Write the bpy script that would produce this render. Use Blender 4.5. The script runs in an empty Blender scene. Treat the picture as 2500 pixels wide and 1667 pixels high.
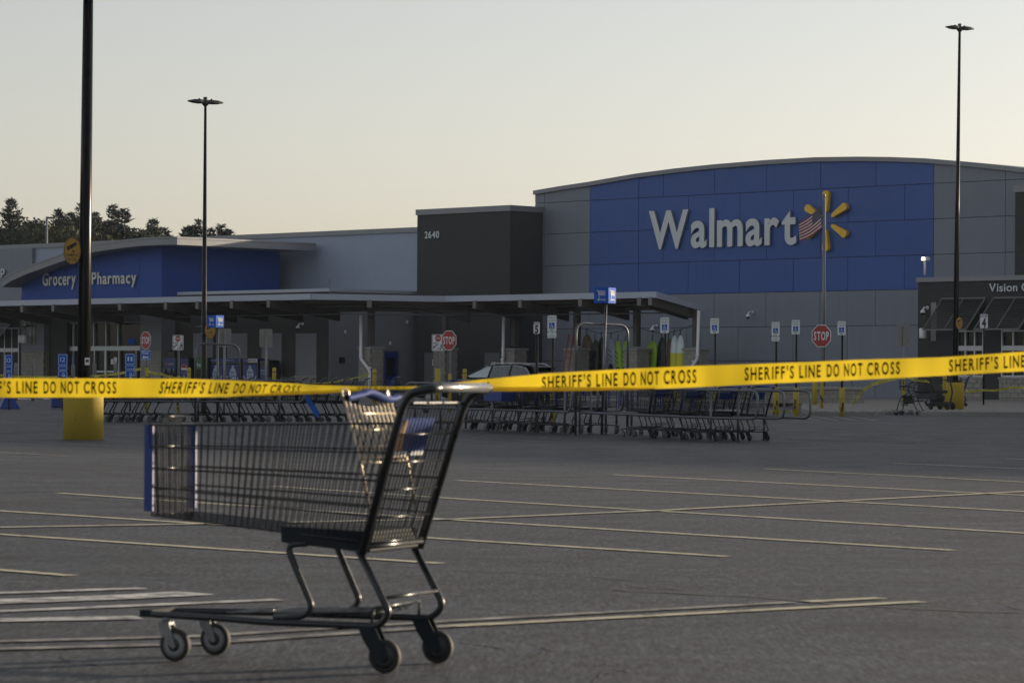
import bpy, math, random
from mathutils import Vector, Matrix
rnd = random.Random(11)
sc = bpy.context.scene
COL = sc.collection
R_ = math.radians
# ------------------------------------------------------------------ camera
FPX, CAMH, HORV, ROLL, CXP = 7700.0, 1.08, 930.0, 0.006, 1250.0
cam = bpy.data.cameras.new('camera')
cam.sensor_width = 36.0
cam.lens = 36.0 * FPX / 2500.0
cam.shift_y = (HORV - 833.5) / 2500.0
cam.clip_start = 0.5
cam.clip_end = 3000.0
cam.dof.use_dof = True
cam.dof.focus_distance = 105.0
cam.dof.aperture_fstop = 10.0
cam_o = bpy.data.objects.new('camera', cam)
COL.objects.link(cam_o)
_rm = Matrix(((math.cos(ROLL), -math.sin(ROLL), 0), (0, 0, -1), (math.sin(ROLL), math.cos(ROLL), 0)))
cam_o.matrix_world = Matrix.Translation((0, 0, CAMH)) @ _rm.to_4x4()
sc.camera = cam_o
# ------------------------------------------------------------------ sky and sun
SUN_AZ, SUN_EL = R_(59.0), R_(7.6)          # azimuth to the right of the view axis
world = bpy.data.worlds.new('World')
sc.world = world
world.use_nodes = True
wn, wl = world.node_tree.nodes, world.node_tree.links
wn.clear()
sky = wn.new('ShaderNodeTexSky')
sky.sky_type = 'NISHITA'
sky.sun_disc = False
sky.sun_elevation = SUN_EL
sky.sun_rotation = SUN_AZ
sky.air_density = 1.0
sky.dust_density = 1.1
sky.ozone_density = 2.2
hs = wn.new('ShaderNodeHueSaturation')
hs.inputs['Saturation'].default_value = 0.40
bg = wn.new('ShaderNodeBackground')
bg.inputs['Strength'].default_value = 0.108
wo = wn.new('ShaderNodeOutputWorld')
wl.new(sky.outputs['Color'], hs.inputs['Color'])
tn = wn.new('ShaderNodeMix'); tn.data_type = 'RGBA'; tn.blend_type = 'MULTIPLY'; tn.inputs[0].default_value = 1.0
tn.inputs[7].default_value = (1.06, .975, .945, 1)      # thin warm veil over the whole sky
wl.new(hs.outputs['Color'], tn.inputs[6])
wl.new(tn.outputs[2], bg.inputs['Color'])
wl.new(bg.outputs[0], wo.inputs['Surface'])
sl = bpy.data.lights.new('sun', 'SUN')
sl.energy = 4.3
sl.angle = R_(0.5)
sl.color = (1.0, 0.82, 0.60)
sun = bpy.data.objects.new('sun', sl)
COL.objects.link(sun)
_sd = Vector((math.sin(SUN_AZ) * math.cos(SUN_EL), math.cos(SUN_AZ) * math.cos(SUN_EL), math.sin(SUN_EL)))
sun.rotation_euler = _sd.to_track_quat('Z', 'Y').to_euler()
sun.location = (60, 60, 40)
vs = sc.view_settings
vs.view_transform = 'Standard'
vs.look = 'None'
vs.gamma = 1.0
vs.use_curve_mapping = False
vs.exposure = 1.06
sc.render.engine = 'CYCLES'
sc.cycles.max_bounces = 6
sc.cycles.transparent_max_bounces = 8

# ------------------------------------------------------------------ placing helpers
def ray(u, v):
    x, y = u - CXP, HORV - v
    return ((math.cos(ROLL) * x - math.sin(ROLL) * y) / FPX, (math.sin(ROLL) * x + math.cos(ROLL) * y) / FPX)
def at(u, v, Y):
    a, b = ray(u, v)
    return Vector((a * Y, Y, CAMH + b * Y))
PROF = [(-500, 0), (57, 0), (61, .075), (67, .12), (150, .34), (1500, .34)]
def zg(Y):
    for (a, za), (b, zb) in zip(PROF, PROF[1:]):
        if Y <= b:
            return za + (zb - za) * (Y - a) / (b - a)
    return PROF[-1][1]
def G(u, v, dz=0.0):
    a, b = ray(u, v)
    if b > -1e-4: b = -1e-4
    Y = -CAMH / b
    lo, hi = 1.0, 400.0
    for _ in range(60):
        Y = (lo + hi) / 2
        if CAMH + b * Y > zg(Y) + dz: lo = Y
        else: hi = Y
    return Vector((a * Y, Y, zg(Y) + dz))
ES = Vector((.7094, -.7048, 0)); EN = Vector((-.7048, -.7094, 0))
BO = Vector(at(1650, 930, 150.0)); BO.z = 0
BROT = math.atan2(ES.y, ES.x)
def BP(u, v, n):
    a, b = ray(u, v)
    Y = (n + BO.x * EN.x + BO.y * EN.y) / (a * EN.x + EN.y)
    P = Vector((a * Y, Y, CAMH + b * Y))
    return (P - BO).dot(ES), P.z
def BW(s, n, z=0.0):
    p = BO + ES * s + EN * n
    return Vector((p.x, p.y, z))
def solve_n(s, u, v=800):
    lo, hi = -40.0, 40.0
    a, _ = ray(u, v)
    for _ in range(60):
        n = (lo + hi) / 2
        p = BW(s, n)
        if p.x / p.y > a: lo = n
        else: hi = n
    return n

# ------------------------------------------------------------------ materials
MATS = {}
def mat(name, col, rough=.6, metal=0.0, var=.0, scale=4.0, bump=0.0, bscale=None, spec=.5, dirt=0.0, detail=6.0):
    m = bpy.data.materials.new(name); m.use_nodes = True
    nt = m.node_tree; N, L = nt.nodes, nt.links
    b = N['Principled BSDF']
    b.inputs['Base Color'].default_value = (*col, 1)
    b.inputs['Roughness'].default_value = rough
    b.inputs['Metallic'].default_value = metal
    b.inputs['Specular IOR Level'].default_value = spec
    tc = N.new('ShaderNodeTexCoord')
    if var > 0:
        nz = N.new('ShaderNodeTexNoise'); nz.inputs['Scale'].default_value = scale; nz.inputs['Detail'].default_value = detail
        nz.inputs['Roughness'].default_value = .65
        L.new(tc.outputs['Object'], nz.inputs['Vector'])
        mr = N.new('ShaderNodeMapRange'); mr.inputs[1].default_value = .3; mr.inputs[2].default_value = .7
        mr.inputs[3].default_value = 1 - var; mr.inputs[4].default_value = 1 + var
        L.new(nz.outputs['Fac'], mr.inputs[0])
        mx = N.new('ShaderNodeMix'); mx.data_type = 'RGBA'; mx.blend_type = 'MULTIPLY'; mx.inputs[0].default_value = 1
        mx.inputs[6].default_value = (*col, 1)
        L.new(mr.outputs[0], mx.inputs[7])
        L.new(mx.outputs[2], b.inputs['Base Color'])
        mr2 = N.new('ShaderNodeMapRange'); mr2.inputs[3].default_value = max(0, rough - .12); mr2.inputs[4].default_value = min(1, rough + .12)
        L.new(nz.outputs['Fac'], mr2.inputs[0]); L.new(mr2.outputs[0], b.inputs['Roughness'])
    if bump > 0:
        nb = N.new('ShaderNodeTexNoise'); nb.inputs['Scale'].default_value = bscale or scale * 6; nb.inputs['Detail'].default_value = 5
        L.new(tc.outputs['Object'], nb.inputs['Vector'])
        bp = N.new('ShaderNodeBump'); bp.inputs['Strength'].default_value = bump; bp.inputs['Distance'].default_value = .02
        L.new(nb.outputs['Fac'], bp.inputs['Height']); L.new(bp.outputs[0], b.inputs['Normal'])
    MATS[name] = m
    return m
def block_mat(name, col, mortar, bw, bh, var=.12, bump=.4, rough=.85):
    m = mat(name, col, rough, var=var, scale=1.2)
    nt = m.node_tree; N, L = nt.nodes, nt.links; b = N['Principled BSDF']
    tc = N.new('ShaderNodeTexCoord'); mp = N.new('ShaderNodeMapping'); mp.inputs['Rotation'].default_value = (R_(90), 0, 0)
    sep = N.new('ShaderNodeSeparateXYZ'); add = N.new('ShaderNodeMath'); cmb = N.new('ShaderNodeCombineXYZ')
    L.new(tc.outputs['Object'], sep.inputs[0]); L.new(sep.outputs[0], add.inputs[0]); L.new(sep.outputs[1], add.inputs[1])
    L.new(add.outputs[0], cmb.inputs[0]); L.new(sep.outputs[2], cmb.inputs[1])
    br = N.new('ShaderNodeTexBrick'); br.inputs['Scale'].default_value = 1
    br.inputs['Brick Width'].default_value = bw; br.inputs['Row Height'].default_value = bh; br.inputs['Mortar Size'].default_value = .008
    br.inputs['Color1'].default_value = (1, 1, 1, 1); br.inputs['Color2'].default_value = (.86, .86, .86, 1); br.inputs['Mortar'].default_value = (mortar, mortar, mortar, 1)
    L.new(cmb.outputs[0], br.inputs['Vector'])
    src = b.inputs['Base Color'].links[0].from_socket
    mx = N.new('ShaderNodeMix'); mx.data_type = 'RGBA'; mx.blend_type = 'MULTIPLY'; mx.inputs[0].default_value = 1
    L.new(src, mx.inputs[6]); L.new(br.outputs['Color'], mx.inputs[7]); L.new(mx.outputs[2], b.inputs['Base Color'])
    nb = N.new('ShaderNodeTexNoise'); nb.inputs['Scale'].default_value = 14; nb.inputs['Detail'].default_value = 6
    L.new(tc.outputs['Object'], nb.inputs['Vector'])
    bp = N.new('ShaderNodeBump'); bp.inputs['Strength'].default_value = bump; bp.inputs['Distance'].default_value = .03
    L.new(nb.outputs['Fac'], bp.inputs['Height']); L.new(bp.outputs[0], b.inputs['Normal'])
    return m
def asphalt_mat():
    m = mat('asphalt', (.09, .09, .092), .8)
    nt = m.node_tree; N, L = nt.nodes, nt.links; b = N['Principled BSDF']
    tc = N.new('ShaderNodeTexCoord')
    def noise(scale, det=4, rg=.6, sx=None, rot=R_(-25)):
        n = N.new('ShaderNodeTexNoise'); n.inputs['Scale'].default_value = scale; n.inputs['Detail'].default_value = det; n.inputs['Roughness'].default_value = rg
        if sx:
            mp = N.new('ShaderNodeMapping'); mp.inputs['Scale'].default_value = sx; mp.inputs['Rotation'].default_value = (0, 0, rot)
            L.new(tc.outputs['Object'], mp.inputs['Vector']); L.new(mp.outputs[0], n.inputs['Vector'])
        else: L.new(tc.outputs['Object'], n.inputs['Vector'])
        return n.outputs['Fac']
    def rng(s, a, b_, c, d):
        r = N.new('ShaderNodeMapRange'); r.inputs[1].default_value = a; r.inputs[2].default_value = b_; r.inputs[3].default_value = c; r.inputs[4].default_value = d
        L.new(s, r.inputs[0]); return r.outputs[0]
    def mul(a, b_):
        n = N.new('ShaderNodeMath'); n.operation = 'MULTIPLY'; L.new(a, n.inputs[0]); L.new(b_, n.inputs[1]); return n.outputs[0]
    big = rng(noise(.12, 5), .3, .7, .82, 1.18)
    mid = rng(noise(1.1, 6, .7, (.35, 1.6, 1)), .32, .68, .78, 1.18)
    sp = rng(noise(46, 4, .85, (1, .12, 1), 0), .40, .62, .30, 2.0)
    fine = rng(noise(16, 4, .8, (1, .16, 1), 0), .36, .66, .55, 1.5)
    # oil drips and dark patches
    vs_ = N.new('ShaderNodeTexVoronoi'); vs_.feature = 'F1'; vs_.inputs['Scale'].default_value = .42; vs_.inputs['Randomness'].default_value = 1.0
    L.new(tc.outputs['Object'], vs_.inputs['Vector'])
    spt = rng(vs_.outputs['Distance'], .05, .22, .55, 1.0)          # oil drips
    sta = mul(spt, rng(noise(.8, 6, .65), .56, .70, 1.0, .66))
    # cracks: thin voronoi cell edges, only in some areas
    vo = N.new('ShaderNodeTexVoronoi'); vo.feature = 'DISTANCE_TO_EDGE'; vo.inputs['Scale'].default_value = .16
    wob = N.new('ShaderNodeTexNoise'); wob.inputs['Scale'].default_value = 1.6; wob.inputs['Detail'].default_value = 6
    L.new(tc.outputs['Object'], wob.inputs['Vector'])
    vm = N.new('ShaderNodeVectorMath'); vm.operation = 'MULTIPLY_ADD'; vm.inputs[1].default_value = (.9, .9, 0)
    L.new(wob.outputs['Color'], vm.inputs[0]); L.new(tc.outputs['Object'], vm.inputs[2]); L.new(vm.outputs[0], vo.inputs['Vector'])
    crk = rng(vo.outputs['Distance'], .0012, .0035, .42, 1.0)
    stk = rng(noise(.5, 6, .7, (.10, 1.3, 1), R_(-4)), .34, .68, .76, 1.2)
    v = mul(mul(mul(mul(mul(mul(big, mid), sp), fine), sta), crk), stk)
    tint = N.new('ShaderNodeMix'); tint.data_type = 'RGBA'
    tint.inputs[6].default_value = (.033, .038, .045, 1); tint.inputs[7].default_value = (.037, .040, .045, 1)
    L.new(noise(.05, 2), tint.inputs[0])
    mx = N.new('ShaderNodeMix'); mx.data_type = 'RGBA'; mx.blend_type = 'MULTIPLY'; mx.inputs[0].default_value = 1
    L.new(tint.outputs[2], mx.inputs[6]); L.new(v, mx.inputs[7]); L.new(mx.outputs[2], b.inputs['Base Color'])
    L.new(rng(noise(1.3, 5), .3, .7, .56, .74), b.inputs['Roughness'])
    b.inputs['Specular IOR Level'].default_value = .36
    bp = N.new('ShaderNodeBump'); bp.inputs['Strength'].default_value = .8; bp.inputs['Distance'].default_value = .012
    L.new(noise(45, 5, .8), bp.inputs['Height']); L.new(bp.outputs[0], b.inputs['Normal'])
    return m
def paint_mat(name, col, wear=.5, wscale=6.0):
    """road paint worn through to the asphalt in irregular flakes"""
    m = mat(name, col, .8)
    nt = m.node_tree; N, L = nt.nodes, nt.links; b = N['Principled BSDF']
    tc = N.new('ShaderNodeTexCoord')
    n = N.new('ShaderNodeTexNoise'); n.inputs['Scale'].default_value = wscale; n.inputs['Detail'].default_value = 9; n.inputs['Roughness'].default_value = .75
    L.new(tc.outputs['Object'], n.inputs['Vector'])
    r = N.new('ShaderNodeMapRange'); r.inputs[1].default_value = wear - .1; r.inputs[2].default_value = wear + .1
    L.new(n.outputs['Fac'], r.inputs[0])
    mx = N.new('ShaderNodeMix'); mx.data_type = 'RGBA'; mx.inputs[6].default_value = (.06, .06, .062, 1); mx.inputs[7].default_value = (*col, 1)
    L.new(r.outputs[0], mx.inputs[0]); L.new(mx.outputs[2], b.inputs['Base Color'])
    return m
def glass_mat(name, col=(.012, .014, .017), rough=.06):
    return mat(name, col, rough, spec=.22)
def emit_mat(name, col, s):
    m = mat(name, col, .5); b = m.node_tree.nodes['Principled BSDF']
    b.inputs['Emission Color'].default_value = (*col, 1); b.inputs['Emission Strength'].default_value = s
    return m
def translucent_mat(name, col, tcol, f=.5, rough=.45):
    m = bpy.data.materials.new(name); m.use_nodes = True
    N, L = m.node_tree.nodes, m.node_tree.links
    b = N['Principled BSDF']; b.inputs['Base Color'].default_value = (*col, 1); b.inputs['Roughness'].default_value = rough
    t = N.new('ShaderNodeBsdfTranslucent'); t.inputs['Color'].default_value = (*tcol, 1)
    x = N.new('ShaderNodeMixShader'); x.inputs[0].default_value = f
    L.new(b.outputs[0], x.inputs[1]); L.new(t.outputs[0], x.inputs[2]); L.new(x.outputs[0], N['Material Output'].inputs['Surface'])
    MATS[name] = m
    return m
mat('charcoal_block', (0.0375, 0.0405, 0.0420), .9, var=.12, scale=3.0, bump=.5, bscale=9)
mat('white_wall', (0.3024, 0.3528, 0.4368), .85, var=.05, scale=.9, bump=.35, bscale=7)
mat('grey_wall', (0.1848, 0.1974, 0.2184), .85, var=.05, scale=1.2, bump=.4, bscale=8)
mat('blue_wall', (0.0153, 0.0638, 0.3060), .7, var=.05, scale=1.0, bump=.25, bscale=9)
mat('blue_panel', (0.030, 0.085, 0.30), .55, var=.05, scale=.7)
mat('grey_panel', (0.172, 0.196, 0.235), .6, var=.05, scale=.7)
mat('joint', (.035, .035, .037), .9)
mat('coping', (.22, .23, .245), .5, metal=.2, var=.06, scale=1.5)
mat('fascia', (.37, .41, .48), .5, var=.06, scale=1.5)
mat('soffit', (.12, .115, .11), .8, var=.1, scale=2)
mat('beam', (.085, .075, .068), .75, var=.12, scale=3)
mat('beam_cap', (.15, .145, .14), .6)
mat('stone', (0.2640, 0.2560, 0.2280), .9, var=.16, scale=3.0, bump=.5, bscale=18)
mat('stone_cap', (.27, .265, .245), .85, var=.12, scale=4, bump=.3)
mat('mortar', (.17, .165, .15), .95)
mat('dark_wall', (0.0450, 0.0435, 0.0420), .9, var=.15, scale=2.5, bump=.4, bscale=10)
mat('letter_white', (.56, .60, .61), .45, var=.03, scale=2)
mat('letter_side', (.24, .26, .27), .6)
mat('spark', (.78, .47, .03), .45, var=.04, scale=2)
mat('metal_grey', (.10, .105, .11), .45, metal=.6, var=.1, scale=8)
mat('galv', (.19, .20, .21), .5, metal=.6, var=.14, scale=14)
mat('white_metal', (.70, .71, .72), .4, var=.04, scale=6)
mat('black_pole', (.004, .004, .004), .25, spec=.14)
mat('bronze_pole', (.010, .009, .008), .3, spec=.18)
mat('lamp_dark', (.035, .034, .032), .5)
mat('bollard_yellow', (.38, .30, .02), .6, var=.14, scale=9)
mat('dark_band', (.05, .045, .03), .8)
mat('sign_red', (.30, .012, .016), .45, var=.04, scale=9)
mat('sign_white', (.62, .64, .65), .65, var=.03, scale=9, spec=.3)
mat('sign_black', (.012, .012, .013), .5)
mat('sign_blue', (.018, .095, .42), .75, var=.03, scale=6, spec=.2)
mat('sign_pale', (.50, .62, .85), .5)
mat('sign_amber', (.36, .21, .02), .5, var=.04, scale=8)
mat('sign_back', (.22, .215, .20), .5, metal=.3, var=.12, scale=5)
mat('concrete', (0.2025, 0.1988, 0.1875), .9, var=.16, scale=1.3, bump=.3, bscale=25)
mat('gravel', (.22, .205, .18), .95, var=.4, scale=9, bump=1.0, bscale=14)
mat('soil', (.11, .09, .065), .95, var=.3, scale=3)
mat('tyre', (.016, .016, .017), .75)
mat('hub_grey', (.20, .21, .215), .6)
mat('hub_dark', (.02, .02, .021), .5)
mat('cart_tube', (.022, .025, .028), .30, metal=.35, var=.12, scale=30)
mat('cart_wire', (.014, .016, .018), .24, metal=.25, var=.1, scale=30)
mat('cart_plastic', (.014, .020, .024), .75, spec=.2)
mat('cart_blue', (.008, .034, .19), .5)
mat('handle_grey', (.10, .105, .115), .25, spec=.7)
mat('caster_steel', (.17, .175, .18), .5, metal=.5, var=.2, scale=25)
mat('rail_steel', (.12, .13, .145), .38, metal=.7, var=.15, scale=12)
mat('car_black', (.004, .004, .006), .22, spec=.3)
mat('car_trim', (.55, .56, .58), .15, metal=.9)
mat('car_roof', (.005, .005, .007), .5, spec=.15)
mat('car_plastic', (.02, .02, .02), .6)
glass_mat('glass'); glass_mat('car_glass', (.01, .012, .012), .03)
mat('car_light', (.25, .01, .01), .2)
mat('seat_dark', (.02, .02, .021), .8)
mat('vend_blue', (.008, .022, .13), .4)
mat('vend_dark', (.012, .012, .014), .4)
mat('vend_green', (.03, .10, .02), .4)
mat('poster_blue', (.012, .035, .17), .5)
mat('poster_light', (.35, .42, .52), .5)
mat('mesh_grey', (.10, .105, .11), .5, metal=.5)
mat('kayak_lime', (.26, .44, .02), .4)
mat('kayak_brown', (.10, .062, .04), .5, var=.35, scale=6)
mat('kayak_olive', (.022, .035, .028), .5, var=.3, scale=6)
mat('kayak_grey', (.24, .28, .33), .45, var=.2, scale=5)
mat('kayak_white', (.66, .76, .78), .4)
mat('kayak_yellow', (.62, .60, .03), .4)
mat('kayak_blue', (.015, .08, .35), .4)
mat('rope', (.02, .02, .02), .8)
mat('ladder_orange', (.30, .05, .02), .7)
mat('flag_red', (.28, .018, .028), .8)
mat('flag_white', (.62, .60, .58), .8)
mat('flag_navy', (.018, .022, .075), .8)
mat('bark', (.07, .055, .042), .95, var=.25, scale=6)
mat('needle_dark', (.014, .021, .013), .85, var=.3, scale=2)
mat('needle_blue', (.019, .028, .022), .85, var=.3, scale=2)
mat('leaf_green', (.020, .028, .011), .8, var=.35, scale=1.5)
mat('leaf_warm', (.036, .041, .012), .8, var=.3, scale=1.5)
mat('litter_white', (.6, .6, .58), .8)
mat('litter_tan', (.26, .16, .08), .8)
mat('frame_alu', (.42, .44, .46), .4, metal=.5)
mat('paper', (.68, .70, .72), .7)
mat('door_blue', (.012, .030, .22), .5)
mat('door_grey', (.13, .135, .14), .6)
mat('bag_blue', (.02, .03, .10), .7)
mat('shelf_dark', (.01, .01, .011), .7)
translucent_mat('tape_yellow', (.70, .50, .014), (.74, .55, .03), .45, .38)
translucent_mat('tape_far', (.42, .38, .04), (.42, .40, .05), .25, .5)
translucent_mat('flag_cloth', (.5, .5, .5), (.5, .5, .5), .4)
mat('tape_ink', (.010, .007, .003), .95, spec=.05)
mat('seat_wire_sunlit', (.50, .43, .32), .34, metal=.9)  # child seat wire with golden sun glints put into its base colour
mat('trim_blue', (.010, .036, .18), .7, spec=.25)
emit_mat('floodlight_glow', (1.0, .82, .5), 5.0)
paint_mat('yellow_concrete', (.37, .275, .022), .34, 6)
paint_mat('paint_yellow', (.48, .45, .32), .42, 7)
paint_mat('paint_white', (.52, .52, .50), .47, 5)
paint_mat('paint_faded', (.32, .32, .28), .52, 5)
asphalt_mat()
# every cladding panel a touch lighter or darker, with faint rain streaks
for _nm in ('blue_panel', 'grey_panel'):
    _m = MATS[_nm]; _N, _L = _m.node_tree.nodes, _m.node_tree.links; _b = _N['Principled BSDF']
    _src = _b.inputs['Base Color'].links[0].from_socket
    _oi = _N.new('ShaderNodeObjectInfo'); _r = _N.new('ShaderNodeMapRange'); _r.inputs[3].default_value = .965; _r.inputs[4].default_value = 1.035
    _L.new(_oi.outputs['Random'], _r.inputs[0])
    _tc = _N.new('ShaderNodeTexCoord'); _mp = _N.new('ShaderNodeMapping'); _mp.inputs['Scale'].default_value = (3.0, 3.0, .12)
    _nz = _N.new('ShaderNodeTexNoise'); _nz.inputs['Scale'].default_value = 1.5; _nz.inputs['Detail'].default_value = 6
    _L.new(_tc.outputs['Object'], _mp.inputs['Vector']); _L.new(_mp.outputs[0], _nz.inputs['Vector'])
    _r2 = _N.new('ShaderNodeMapRange'); _r2.inputs[1].default_value = .35; _r2.inputs[2].default_value = .65; _r2.inputs[3].default_value = .97; _r2.inputs[4].default_value = 1.03
    _L.new(_nz.outputs['Fac'], _r2.inputs[0])
    _mu = _N.new('ShaderNodeMath'); _mu.operation = 'MULTIPLY'; _L.new(_r.outputs[0], _mu.inputs[0]); _L.new(_r2.outputs[0], _mu.inputs[1])
    _x = _N.new('ShaderNodeMix'); _x.data_type = 'RGBA'; _x.blend_type = 'MULTIPLY'; _x.inputs[0].default_value = 1
    _L.new(_src, _x.inputs[6]); _L.new(_mu.outputs[0], _x.inputs[7]); _L.new(_x.outputs[2], _b.inputs['Base Color'])
def M(n): return MATS[n]
MATS['asphalt'] = bpy.data.materials['asphalt']

# ------------------------------------------------------------------ mesh builder
class MB:
    def __init__(s): s.v, s.f, s.mi, s.sm = [], [], [], []; s.cur = 0
    def add(s, vs_, fs, smooth=False):
        o = len(s.v); s.v += [tuple(p) for p in vs_]
        for f in fs:
            s.f.append([i + o for i in f]); s.mi.append(s.cur); s.sm.append(smooth)
        return s
    def box(s, c, d, rz=0.0):
        hx, hy, hz = d[0] / 2, d[1] / 2, d[2] / 2; cr, sr = math.cos(rz), math.sin(rz)
        P = []
        for z in (-hz, hz):
            for x, y in ((-hx, -hy), (hx, -hy), (hx, hy), (-hx, hy)):
                P.append((c[0] + x * cr - y * sr, c[1] + x * sr + y * cr, c[2] + z))
        return s.add(P, [(0, 3, 2, 1), (4, 5, 6, 7), (0, 1, 5, 4), (1, 2, 6, 5), (2, 3, 7, 6), (3, 0, 4, 7)])
    def bbox(s, x0, x1, y0, y1, z0, z1):
        return s.box(((x0 + x1) / 2, (y0 + y1) / 2, (z0 + z1) / 2), (abs(x1 - x0), abs(y1 - y0), abs(z1 - z0)))
    def bevbox(s, x0, x1, y0, y1, z0, z1, b):
        """box with chamfered edges"""
        P = []
        for z, i in ((z0, b), (z0 + b, 0), (z1 - b, 0), (z1, b)):
            for x, y in ((x0 + i + b, y0 + i), (x1 - i - b, y0 + i), (x1 - i, y0 + i + b), (x1 - i, y1 - i - b), (x1 - i - b, y1 - i), (x0 + i + b, y1 - i), (x0 + i, y1 - i - b), (x0 + i, y0 + i + b)):
                P.append((x, y, z))
        F = [tuple(range(7, -1, -1)), tuple(range(24, 32))]
        for k in range(3):
            for j in range(8):
                a, b_ = k * 8 + j, k * 8 + (j + 1) % 8
                F.append((a, b_, b_ + 8, a + 8))
        return s.add(P, F)
    def tube(s, pts, r, n=8, caps=True, smooth=True, closed=False):
        pts = [Vector(p) for p in pts]
        rr = r if isinstance(r, (list, tuple)) else [r] * len(pts)
        up = None; P = []; k = len(pts)
        for i, p in enumerate(pts):
            if closed: t = pts[(i + 1) % k] - pts[i - 1]
            else: t = (pts[min(i + 1, k - 1)] - pts[max(i - 1, 0)])
            t.normalize()
            if up is None:
                up = t.orthogonal().normalized()
            else:
                up = (up - t * up.dot(t))
                if up.length < 1e-5: up = t.orthogonal()
                up.normalize()
            w = t.cross(up)
            for j in range(n):
                a = 2 * math.pi * j / n
                P.append(p + (up * math.cos(a) + w * math.sin(a)) * rr[i])
        F = []
        for i in range(k if closed else k - 1):
            for j in range(n):
                a, b = i * n + j, i * n + (j + 1) % n
                c, d = ((i + 1) % k) * n + (j + 1) % n, ((i + 1) % k) * n + j
                F.append((a, b, c, d))
        s.add(P, F, smooth)
        if caps and not closed:
            o = len(s.v) - len(P)
            s.f.append([o + j for j in range(n - 1, -1, -1)]); s.mi.append(s.cur); s.sm.append(False)
            s.f.append([o + (k - 1) * n + j for j in range(n)]); s.mi.append(s.cur); s.sm.append(False)
        return s
    def lathe(s, prof, n=16, mtx=None, smooth=True, caps=True):
        P, F = [], []
        for r, z in prof:
            for j in range(n):
                a = 2 * math.pi * j / n
                P.append(Vector((r * math.cos(a), r * math.sin(a), z)))
        if mtx: P = [mtx @ p for p in P]
        for i in range(len(prof) - 1):
            for j in range(n):
                a, b = i * n + j, i * n + (j + 1) % n
                F.append((a, b, b + n, a + n))
        if caps: F.append(tuple(range(n - 1, -1, -1))); F.append(tuple((len(prof) - 1) * n + j for j in range(n)))
        return s.add(P, F, smooth)
    def prism(s, poly, h0, h1, fn):
        """poly in 2D, extruded h0..h1; fn(a,b,h)->xyz"""
        n = len(poly)
        P = [fn(a, b, h0) for a, b in poly] + [fn(a, b, h1) for a, b in poly]
        F = [tuple(range(n - 1, -1, -1)), tuple(range(n, 2 * n))]
        for j in range(n):
            k = (j + 1) % n
            F.append((j, k, k + n, j + n))
        return s.add(P, F)
    def quad(s, a, b, c, d): return s.add([a, b, c, d], [(0, 1, 2, 3)])
    def mesh(s, name, mats):
        me = bpy.data.meshes.new(name)
        me.from_pydata(s.v, [], s.f)
        for m in (mats if isinstance(mats, (list, tuple)) else [mats]):
            me.materials.append(M(m) if isinstance(m, str) else m)
        me.polygons.foreach_set('material_index', s.mi)
        me.polygons.foreach_set('use_smooth', s.sm)
        me.update()
        return me
def XZ(a, b, h): return (a, h, b)
def YZ(a, b, h): return (h, a, b)
def XY(a, b, h): return (a, b, h)
def fillet(pts, rad, seg=4):
    pts = [Vector(p) for p in pts]; out = [pts[0]]
    for i in range(1, len(pts) - 1):
        a, b, c = pts[i - 1], pts[i], pts[i + 1]
        d1, d2 = (a - b), (c - b)
        r = min(rad, d1.length * .48, d2.length * .48)
        p, q = b + d1.normalized() * r, b + d2.normalized() * r
        for k in range(seg + 1):
            t = k / seg
            out.append(p * (1 - t) ** 2 + b * 2 * t * (1 - t) + q * t * t)
    out.append(pts[-1])
    return out
def tagp(o, label=None, category=None, group=None, kind=None):
    if label: o['label'] = label
    if category: o["category"] = category
    if group: o['group'] = group
    if kind: o['kind'] = kind
    return o
def inst(name, me, parent=None, loc=None, rot=None, scale=None, **k):
    o = bpy.data.objects.new(name, me); COL.objects.link(o)
    if parent: o.parent = parent
    if loc is not None: o.location = loc
    if rot is not None: o.rotation_euler = rot
    if scale is not None: o.scale = scale
    return tagp(o, **k)
def mk(name, mb, mats, parent=None, loc=None, rot=None, **k):
    return inst(name, mb.mesh(name, mats), parent, loc, rot, **k)
def empty(name, loc=(0, 0, 0), rz=0.0, **k):
    o = bpy.data.objects.new(name, None); COL.objects.link(o)
    o.empty_display_size = .3
    o.location = loc; o.rotation_euler = (0, 0, rz)
    return tagp(o, **k)
def copy_tree(o, parent=None):
    c = o.copy(); COL.objects.link(c); c.parent = parent
    for ch in [x for x in list(o.children)]:
        copy_tree(ch, c)
    return c
# ------------------------------------------------------------------ lettering
def glyphs(txt, offset=0.0, extrude=0.0, res=3):
    cu = bpy.data.curves.new('t', 'FONT'); cu.body = txt; cu.size = 1.0; cu.offset = offset; cu.extrude = extrude; cu.resolution_u = res
    ob = bpy.data.objects.new('t', cu); COL.objects.link(ob)
    bpy.context.view_layer.update()
    dg = bpy.context.evaluated_depsgraph_get()
    me = bpy.data.meshes.new_from_object(ob.evaluated_get(dg))
    V = [tuple(v.co) for v in me.vertices]; F = [tuple(p.vertices) for p in me.polygons]
    bpy.data.objects.remove(ob); bpy.data.curves.remove(cu); bpy.data.meshes.remove(me)
    return V, F
_GC = {}
def glyph(ch, offset, extrude, res=3):
    k = (ch, offset, extrude, res)
    if k not in _GC: _GC[k] = glyphs(ch, offset, extrude, res)
    return _GC[k]
CAPH = None
def caph(offset=0):
    V, F = glyph('H', 0.0, 0.0)
    return max(v[1] for v in V)
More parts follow.
